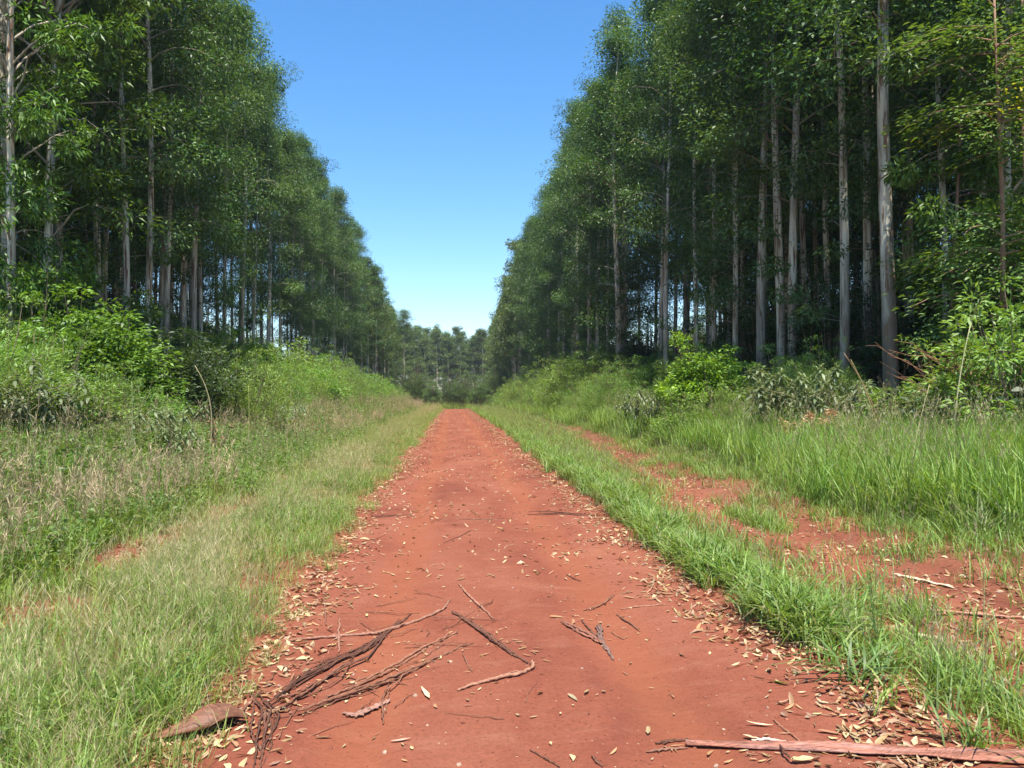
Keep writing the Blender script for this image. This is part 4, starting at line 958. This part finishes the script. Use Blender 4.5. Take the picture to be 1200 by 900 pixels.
TW = []
for k in range(5):
    mb = MB(); l = 0.1 + 0.04 * k; Q = np.stack([np.linspace(-l, l, 9), SR.normal(size=9) * 0.006 + 0.02 * np.sin(np.linspace(0, 3, 9)) * (k - 2) * 0.6, 0.004 + np.abs(SR.normal(size=9)) * 0.003], -1)
    mb.tube(Q, np.linspace(0.0045, 0.002, 9), 5, C=np.array(BRN) * (0.6 + 0.15 * k), flat=0.7, rough=0.3, rng=SR); TW.append(mb.mesh('twig', M_WOOD, True))
for k in range(46):
    if k < 26: px, py = LR.uniform(320, 560) + LR.gauss(0, 10), 0; py = 838 - (px - 320) * 0.42 + LR.gauss(0, 22)
    else: py = LR.uniform(520, 890); d = (py - 465) / 435.0; px = LR.uniform(530 - 290 * d, 530 + 500 * d)
    tag(obj('twig', TW[k % 5], None, on_ground(px, py, 0.003), (0, 0, LR.uniform(0, 6.28) if k >= 26 else LR.gauss(0.75, 0.5)), LR.uniform(0.5, 1.3)), 'thin dark twig lying on the red dirt of the road', 'twig', 'thin twigs scattered on the road')

# long bark slab at the bottom right
def bark_slab():
    line = [(803, 875), (850, 876), (900, 877), (960, 879), (1020, 881), (1080, 884), (1140, 888), (1190, 891), (1240, 894)]
    W = [on_ground(px, py, 0.0) for px, py in line]; org = W[0].copy()
    n, m = 110, 15
    C = smooth_poly([p - org for p in W], n); T = norm(np.gradient(C, axis=0)); S = norm(np.cross(T, [0, 0, 1.0]))
    s = np.linspace(0, 1, n)
    wd = np.interp(s, [0, 0.04, 0.12, 0.3, 0.7, 1], [0.006, 0.016, 0.027, 0.034, 0.05, 0.065]) * (1 + 0.45 * (vnoise(s * 16, 0 * s, 71) - 0.5))
    u = np.linspace(-1, 1, m)
    arch = np.interp(s, [0, 0.15, 1], [0.012, 0.02, 0.028])
    up = (arch * (0.5 + 1.3 * vnoise(s * 5, 0 * s, 74)))[:, None] * (1 - u[None, :] ** 2) + 0.006 + 0.014 * (vnoise(u[None, :] * 5 + 9, s[:, None] * 4, 72) - 0.5) + 0.016 * np.abs(u[None, :]) ** 3 * vnoise(s[:, None] * 9, 3 + np.sign(u)[None, :], 76) - 0.010 * np.exp(-((u[None, :] - 0.25 + 0.2 * np.sin(s[:, None] * 6)) / 0.12) ** 2)
    top = C[:, None, :] + S[:, None, :] * (u[None, :, None] * wd[:, None, None]) + np.array([0, 0, 1.0]) * up[..., None]
    bot = top - np.array([0, 0, 0.006])
    V = np.concatenate([top.reshape(-1, 3), bot.reshape(-1, 3)]); N = n * m
    q = (np.arange(n - 1)[:, None] * m + np.arange(m - 1)[None, :]); Q1 = np.stack([q, q + m, q + m + 1, q + 1], -1).reshape(-1, 4); Q2 = Q1[:, ::-1] + N
    e = np.arange(n - 1) * m; Q3 = np.stack([e, e + N, e + m + N, e + m], -1); e2 = e + m - 1; Q4 = np.stack([e2, e2 + m, e2 + m + N, e2 + N], -1)
    k = np.arange(m - 1); Q5 = np.stack([k, k + 1, k + 1 + N, k + N], -1); Q6 = Q5[:, ::-1] + (n - 1) * m
    mb = MB()
    col = np.array([0.26, 0.105, 0.068]) * (0.6 + 0.8 * vnoise(np.repeat(s, m) * 6, np.tile(u, n) * 6, 73)[:, None]) + np.array([0.05, 0.05, 0.05]) * (vnoise(np.repeat(s, m) * 4 + 5, np.tile(u, n) * 9, 77) > 0.66)[:, None]
    mb.add(V, np.concatenate([Q1, Q2, Q3, Q4, Q5, Q6]), None, np.concatenate([col, col * 0.6]))
    o = obj('bark_slab', mb.mesh('bark_slab', M_BARKSTRIP, True), None, org)
    tag(o, 'long flat reddish bark slab lying across the bottom right of the road', 'bark')
bark_slab()

# curled bark sheet at the bottom left
def curled_bark():
    a = on_ground(152, 874); b = on_ground(290, 850); org = a.copy()
    n, m = 40, 13
    s = np.linspace(0, 1, n); C = np.array(b - a)[None, :] * s[:, None]
    C[:, 2] = np.array(b - a)[2] * s + 0.02 + 0.03 * s * np.sin(np.pi * s)
    C += np.cross(norm(np.array(b - a)), [0, 0, 1.0])[None, :] * (0.035 * np.sin(s * 5.2))[:, None]
    T = norm(np.gradient(C, axis=0)); S = norm(np.cross(T, [0, 0, 1.0])); U = np.cross(S, T)
    wd = np.interp(s, [0, 0.25, 0.42, 0.66, 0.84, 1], [0.010, 0.022, 0.045, 0.085, 0.065, 0.02])
    ang = np.interp(s, [0, 0.35, 0.6, 0.85, 1], [0.4, 0.75, 0.95, 1.1, 1.3]); tw = np.interp(s, [0, 0.3, 0.55, 0.8, 1], [0.0, 0.2, 0.3, 0.0, -0.2])
    th = np.linspace(-1, 1, m)
    A = np.where(th[None, :] < 0, 0.66, 0.40) * th[None, :] * np.pi * np.interp(s, [0, 0.3, 0.6, 1], [0.8, 0.9, 1.0, 0.8])[:, None] + tw[:, None]
    off = S[:, None, :] * (np.sin(A) * wd[:, None])[..., None] + U[:, None, :] * ((np.cos(A) * 0.95 + 0.10 * np.cos(3.2 * A + 1.5)) * wd[:, None] * (1 + 0.25 * (vnoise(s[:, None] * 6, th[None, :] * 2, 78) - 0.5)))[..., None]
    top = C[:, None, :] + off
    inn = C[:, None, :] + off * 0.92 - U[:, None, :] * 0.003
    V = np.concatenate([top.reshape(-1, 3), inn.reshape(-1, 3)]); N = n * m
    q = (np.arange(n - 1)[:, None] * m + np.arange(m - 1)[None, :]); Q1 = np.stack([q, q + m, q + m + 1, q + 1], -1).reshape(-1, 4); Q2 = Q1[:, ::-1] + N
    e = np.arange(n - 1) * m; Q3 = np.stack([e, e + N, e + m + N, e + m], -1); e2 = e + m - 1; Q4 = np.stack([e2, e2 + m, e2 + m + N, e2 + N], -1)
    mb = MB(); col = np.array([0.19, 0.082, 0.048]) * (0.6 + 0.8 * vnoise(np.repeat(s, m) * 3, np.tile(th, n) * 6, 75)[:, None])
    mb.add(V, np.concatenate([Q1, Q2, Q3, Q4]), None, np.concatenate([col, col * 0.45]))
    o = obj('curled_bark', mb.mesh('curled_bark', M_SHEET, True), None, org)
    tag(o, 'smooth brown curled sheet of bark in the grass at the bottom left', 'bark')
curled_bark()

# ------------------------------------------------------------------ single plants and stalks
def stalk(name, cat, label, base, tip, bow=(0, 0, 0), r=0.012, c=(0.4, 0.33, 0.14), leaves=0, lc=((0.4, 0.32, 0.16), (0.5, 0.4, 0.2))):
    rng = np.random.default_rng(len(label)); mb = MB(); b = np.array(base); e = np.array(tip)
    s = np.linspace(0, 1, 12)[:, None]
    P = (e - b) * s + np.array(bow) * np.sin(np.pi * s * 0.9)
    mb.tube(P, np.linspace(r, r * 0.35, 12), 5, C=c)
    if leaves:
        p = P[(rng.random(leaves) * 8).astype(int) + 3]; mb.leaves(p, rng.normal(size=(leaves, 3)) * [1, 1, .5] + [0, 0, .3], 0.12, 0.02, rng, pal(rng, leaves, *lc))
    o = obj(name, mb.mesh(name, M_WOOD), None, tuple(b)); return tag(o, label, cat)
def stand(px, Y): x = x_at(px, Y); return Vector((x, Y, Hs(x, Y) - 0.03))
for (bpx, btip, Y, bow, c, lab) in [
    (1044, (988, 417), 15.0, (0.05, 0, 0.18), (0.42, 0.26, 0.13), 'upper arching dead reddish stalk in front of the thick pale trunk'),
    (1036, (996, 424), 15.0, (0.05, 0, 0.15), (0.46, 0.36, 0.16), 'lower arching dead yellowish stalk in front of the thick pale trunk')]:
    stalk('dead_stalk', 'stalk', lab, stand(bpx, Y), at_depth(*btip, Y), bow, 0.016, c)
stalk('cane_stalk', 'stalk', 'pale bent cane rising out of the tall grass on the right', stand(1114, 13.0), at_depth(1138, 385, 13.0), (-0.06, 0, 0.1), 0.02, (0.4, 0.38, 0.2))
stalk('dead_stalk', 'stalk', 'dry stalk leaning out of the tall grass below the thick pale trunk', stand(1060, 11.0), at_depth(1090, 452, 11.0), (-0.03, 0, 0.05), 0.01, (0.45, 0.38, 0.2))
stalk('grass_stalk', 'stalk', 'single tall yellow-green stalk standing by the side track at the bottom right', on_ground(1150, 858), at_depth(1153, 655, on_ground(1150, 858).y), (0.004, 0, 0), 0.0045, (0.36, 0.38, 0.14))
stalk('grass_stalk', 'stalk', 'yellow dry stalk leaning in the tall grass at the right edge', on_ground(1193, 600), at_depth(1183, 520, on_ground(1193, 600).y), (0.0, 0, 0.0), 0.009, (0.5, 0.43, 0.16))
stalk('dead_stalk', 'stalk', 'curved dry cane hanging over the dark hollow on the left', stand(243, 17.0), at_depth(224, 431, 17.0), (0.25, 0, 0.15), 0.018, (0.33, 0.28, 0.15))
stalk('green_stalk', 'stalk', 'upright green cane left of the small large-leaved shrub', stand(155, 14.5), at_depth(154, 447, 14.5), (0.02, 0, 0), 0.016, (0.2, 0.25, 0.1))
stalk('green_stalk', 'stalk', 'slim yellow-green cane left of the round pale shrub on the left', stand(291, 19.0), at_depth(291, 452, 19.0), (0.02, 0, 0), 0.013, (0.36, 0.36, 0.13))
def dead_shrub():
    b = stand(256, 18.0); mb = MB(); rng = np.random.default_rng(6)
    for k in range(11):
        a = rng.random() * 6.28; l = 0.5 + 0.55 * rng.random(); e = np.array([math.cos(a) * 0.28, math.sin(a) * 0.28, 1.0]) * l; q = np.linspace(0, 1, 7)[:, None]
        P = e * q ** [1.5, 1.5, 1.0] + rng.normal(size=(7, 3)) * 0.025 * q
        mb.tube(P, np.linspace(0.02, 0.006, 7) * (0.5 + rng.random()), 5, C=np.array((0.17, 0.095, 0.055)) * rng.uniform(0.6, 1.3), rough=0.3, rng=rng)
        n = 9; t = rng.integers(3, 7, n); mb.leaves(P[t], rng.normal(size=(n, 3)) - [0, 0, 0.6], 0.1, 0.035, rng, pal(rng, n, (0.2, 0.11, 0.06), (0.28, 0.17, 0.09)))
    o = obj('dead_shrub', mb.mesh('dead_shrub', M_WOOD), None, b); tag(o, 'small withered brown shrub at the edge of the dark hollow on the left', 'shrub')
dead_shrub()

# feathery green weed standing in the side track
def feathery_weed():
    p = on_ground(1030, 772); mb = MB(); rng = np.random.default_rng(3)
    fb = MB()
    for k in range(5):
        a = rng.random() * 6.28; e = np.array([math.cos(a) * 0.07, math.sin(a) * 0.07, 0.5 + 0.2 * rng.random()]); s = np.linspace(0, 1, 9)[:, None]
        P = e * s; mb.tube(P, np.linspace(0.004, 0.0015, 9), 4, C=(0.16, 0.22, 0.08))
        n = 70; t = rng.random((n, 1)) * 0.9 + 0.1; q = e * t
        D = norm(rng.normal(size=(n, 3)) * [1, 1, 0.2] + [0, 0, 0.7])
        fb.leaves(q, D, 0.085 * (1.15 - t[:, 0]) + 0.02, 0.006, rng, pal(rng, n, (0.2, 0.33, 0.08), (0.28, 0.4, 0.12)))
    t = thing('feathery_weed', 'feathery green weed standing alone in the side track', 'weed', p)
    obj('stems', mb.mesh('stems', M_TWIG), t); obj('foliage', fb.mesh('foliage', M_GRASS), t)
feathery_weed()
# single tufts at the end of the grass band
for (px, py, n, ln, wd, sp, lab) in [(1010, 800, 26, 0.34, 0.016, 1.3, 'low spreading broad-bladed tuft at the near end of the grass band'), (1040, 790, 16, 0.3, 0.012, 0.8, 'upright tuft behind the low spreading one'),
                                     (1100, 835, 22, 0.3, 0.009, 0.9, 'tuft right of the low spreading one, above the long bark slab'), (1160, 830, 24, 0.32, 0.008, 0.8, 'tuft at the foot of the tall yellow-green stalk'),
                                     (1152, 632, 50, 0.7, 0.014, 1.1, 'large fan-shaped tuft at the edge of the tall grass on the right'), (885, 725, 26, 0.36, 0.014, 1.0, 'thick tuft in the middle of the grass band right of the road'),
                                     (1130, 760, 14, 0.2, 0.007, 0.9, 'small tuft growing in the bare side track')]:
    o = obj('grass_tuft', blade_tuft(int(px), n, ln, wd, sp, (0.14, 0.25, 0.055), (0.22, 0.33, 0.1), lean=0.5).mesh('grass_tuft', M_GRASS), None, on_ground(px, py)); tag(o, lab, 'grass tuft')
for (px, Y, s, lab) in [(930, 17.0, 0.9, 'dry orange-brown fern left of its two neighbours by the right wood'), (958, 16.6, 1.0, 'tallest dry orange-brown fern in front of the silvery shrubs'), (990, 16.6, 0.8, 'dry orange-brown fern right of its two neighbours by the right wood')]:
    rng = np.random.default_rng(px); mb = MB()
    for k in range(9):
        a = rng.random() * 6.28; e = np.array([math.cos(a) * 0.35, math.sin(a) * 0.35, 0.8 + 0.45 * rng.random()]) * s
        q = np.linspace(0, 1, 8)[:, None]; P = e * q * [1, 1, 1] - np.array([0, 0, 0.25]) * q ** 3
        mb.tube(P, np.linspace(0.006, 0.002, 8), 4, C=(0.4, 0.22, 0.11))
        n = 60; t = 0.35 + 0.65 * rng.random((n, 1)); mb.leaves(e * t - np.array([0, 0, 0.25]) * t ** 3, norm(rng.normal(size=(n, 3)) * [1, 1, .4]), 0.12, 0.025, rng, pal(rng, n, (0.42, 0.25, 0.11), (0.52, 0.36, 0.19)))
    o = obj('dry_fern', mb.mesh('dry_fern', M_DRY), None, stand(px, Y)); tag(o, lab, 'fern')

# ------------------------------------------------------------------ leafy tree and dead brush at the right edge
def right_edge_tree():
    Y = 16.0; b = stand(1168, Y); rng = np.random.default_rng(8); tb, lb, cb = MB(), MB(), MB()
    Ht = 9.5; zs = np.linspace(-0.1, Ht, 14); P = np.stack([0.1 * np.sin(zs * 0.5), 0.1 * np.cos(zs * 0.4) - 0.1, zs], -1)
    tb.tube(P, np.linspace(0.075, 0.02, 14), 8, C=(0.32, 0.19, 0.12), rough=0.15, rng=rng)
    for k in range(44):
        z = 2.2 + (Ht - 2.4) * rng.random(); a = rng.random() * 6.28; ln = 1.0 + 1.1 * rng.random()
        e = np.array([math.cos(a) * ln, math.sin(a) * ln, 0.25 * ln]); o = np.array([np.interp(z, zs, P[:, 0]), np.interp(z, zs, P[:, 1]), z]); s = np.linspace(0, 1, 6)[:, None]
        Q = o + e * s - np.array([0, 0, 0.35 * ln]) * s ** 2.5
        lb.tube(Q, np.linspace(0.02, 0.005, 6), 5, C=(0.33, 0.2, 0.13), close=False)
        n = 150; t = 0.3 + 0.7 * rng.random((n, 1)); p = o + e * t - np.array([0, 0, 0.35 * ln]) * t ** 2.5 + rng.normal(size=(n, 3)) * [0.26, 0.26, 0.13]
        yel = 0.0 if k == 7 else 1.0
        C = pal(rng, n, (0.09, 0.19, 0.032), (0.145, 0.25, 0.06), 0.2) if yel else pal(rng, n, (0.34, 0.38, 0.03), (0.42, 0.42, 0.04), 0.1)
        cb.leaves(p, e * [1, 1, 0] + rng.normal(size=(n, 3)) * [0.6, 0.6, 0.25] + [0, 0, -0.25], 0.15 * (0.7 + 0.6 * rng.random(n)), 0.055, rng, C, spread=0.3, hi=True)
    t = thing('leafy_young_tree', 'young tree with brown stem and light green leaf sprays at the right edge', 'tree', b)
    ms = (tb.mesh('trunk', M_TWIG, True), lb.mesh('limbs', M_TWIG, True), cb.mesh('crown', M_BUSH))
    for px, Y, s, rz, lab in [(1168, 16.0, 1.0, 0, None), (1120, 19.5, 1.0, 2.1, 'leafy young tree between the thick pale trunk and the one at the right edge'), (1215, 17.5, 1.15, 4.0, 'leafy young tree cut by the right edge of the picture')]:
        if lab: t = thing('leafy_young_tree', lab, 'tree', stand(px, Y), rz, s)
        obj('trunk', ms[0], t); obj('limbs', ms[1], t)['kind'] = 'stuff'; obj('crown', ms[2], t)
right_edge_tree()
def dead_brush():
    Y = 14.5; b = stand(1140, Y); rng = np.random.default_rng(4); mb = MB()
    for k in range(34):
        a = rng.uniform(1.6, 4.6) if rng.random() < 0.7 else rng.random() * 6.28; ln = 1.2 + 1.5 * rng.random(); o = np.array([rng.normal() * 0.2, rng.normal() * 0.2, 0.6 + 1.0 * rng.random()])
        e = np.array([math.cos(a) * ln * 0.7, math.sin(a) * ln * 0.4, ln * (0.1 + 0.55 * rng.random())]); s = np.linspace(0, 1, 7)[:, None]
        Q = o + e * s + rng.normal(size=(7, 3)) * 0.04 * s - np.array([0, 0, 0.3]) * s ** 2
        mb.tube(Q, np.linspace(0.014, 0.003, 7), 4, C=np.array([0.34, 0.17, 0.1]) * rng.uniform(0.6, 1.2), close=False)
        for j in range(3):
            q = Q[2 + j]; d = rng.normal(size=3) * 0.25; mb.tube(np.array([q, q + d * .5, q + d + [0, 0, -.05]]), [0.005, 0.003, 0.002], 3, C=(0.3, 0.15, 0.09), close=False)
    mb.tube(np.array([[0, 0, 0], [0.02, 0, 0.8], [-0.05, 0, 1.6]]), [0.03, 0.025, 0.015], 6, C=(0.3, 0.17, 0.1))
    o = obj('dead_brush', mb.mesh('dead_brush', M_WOOD), None, b); tag(o, 'tangle of reddish dead twigs hanging below the leafy branches on the right', 'brushwood')
dead_brush()
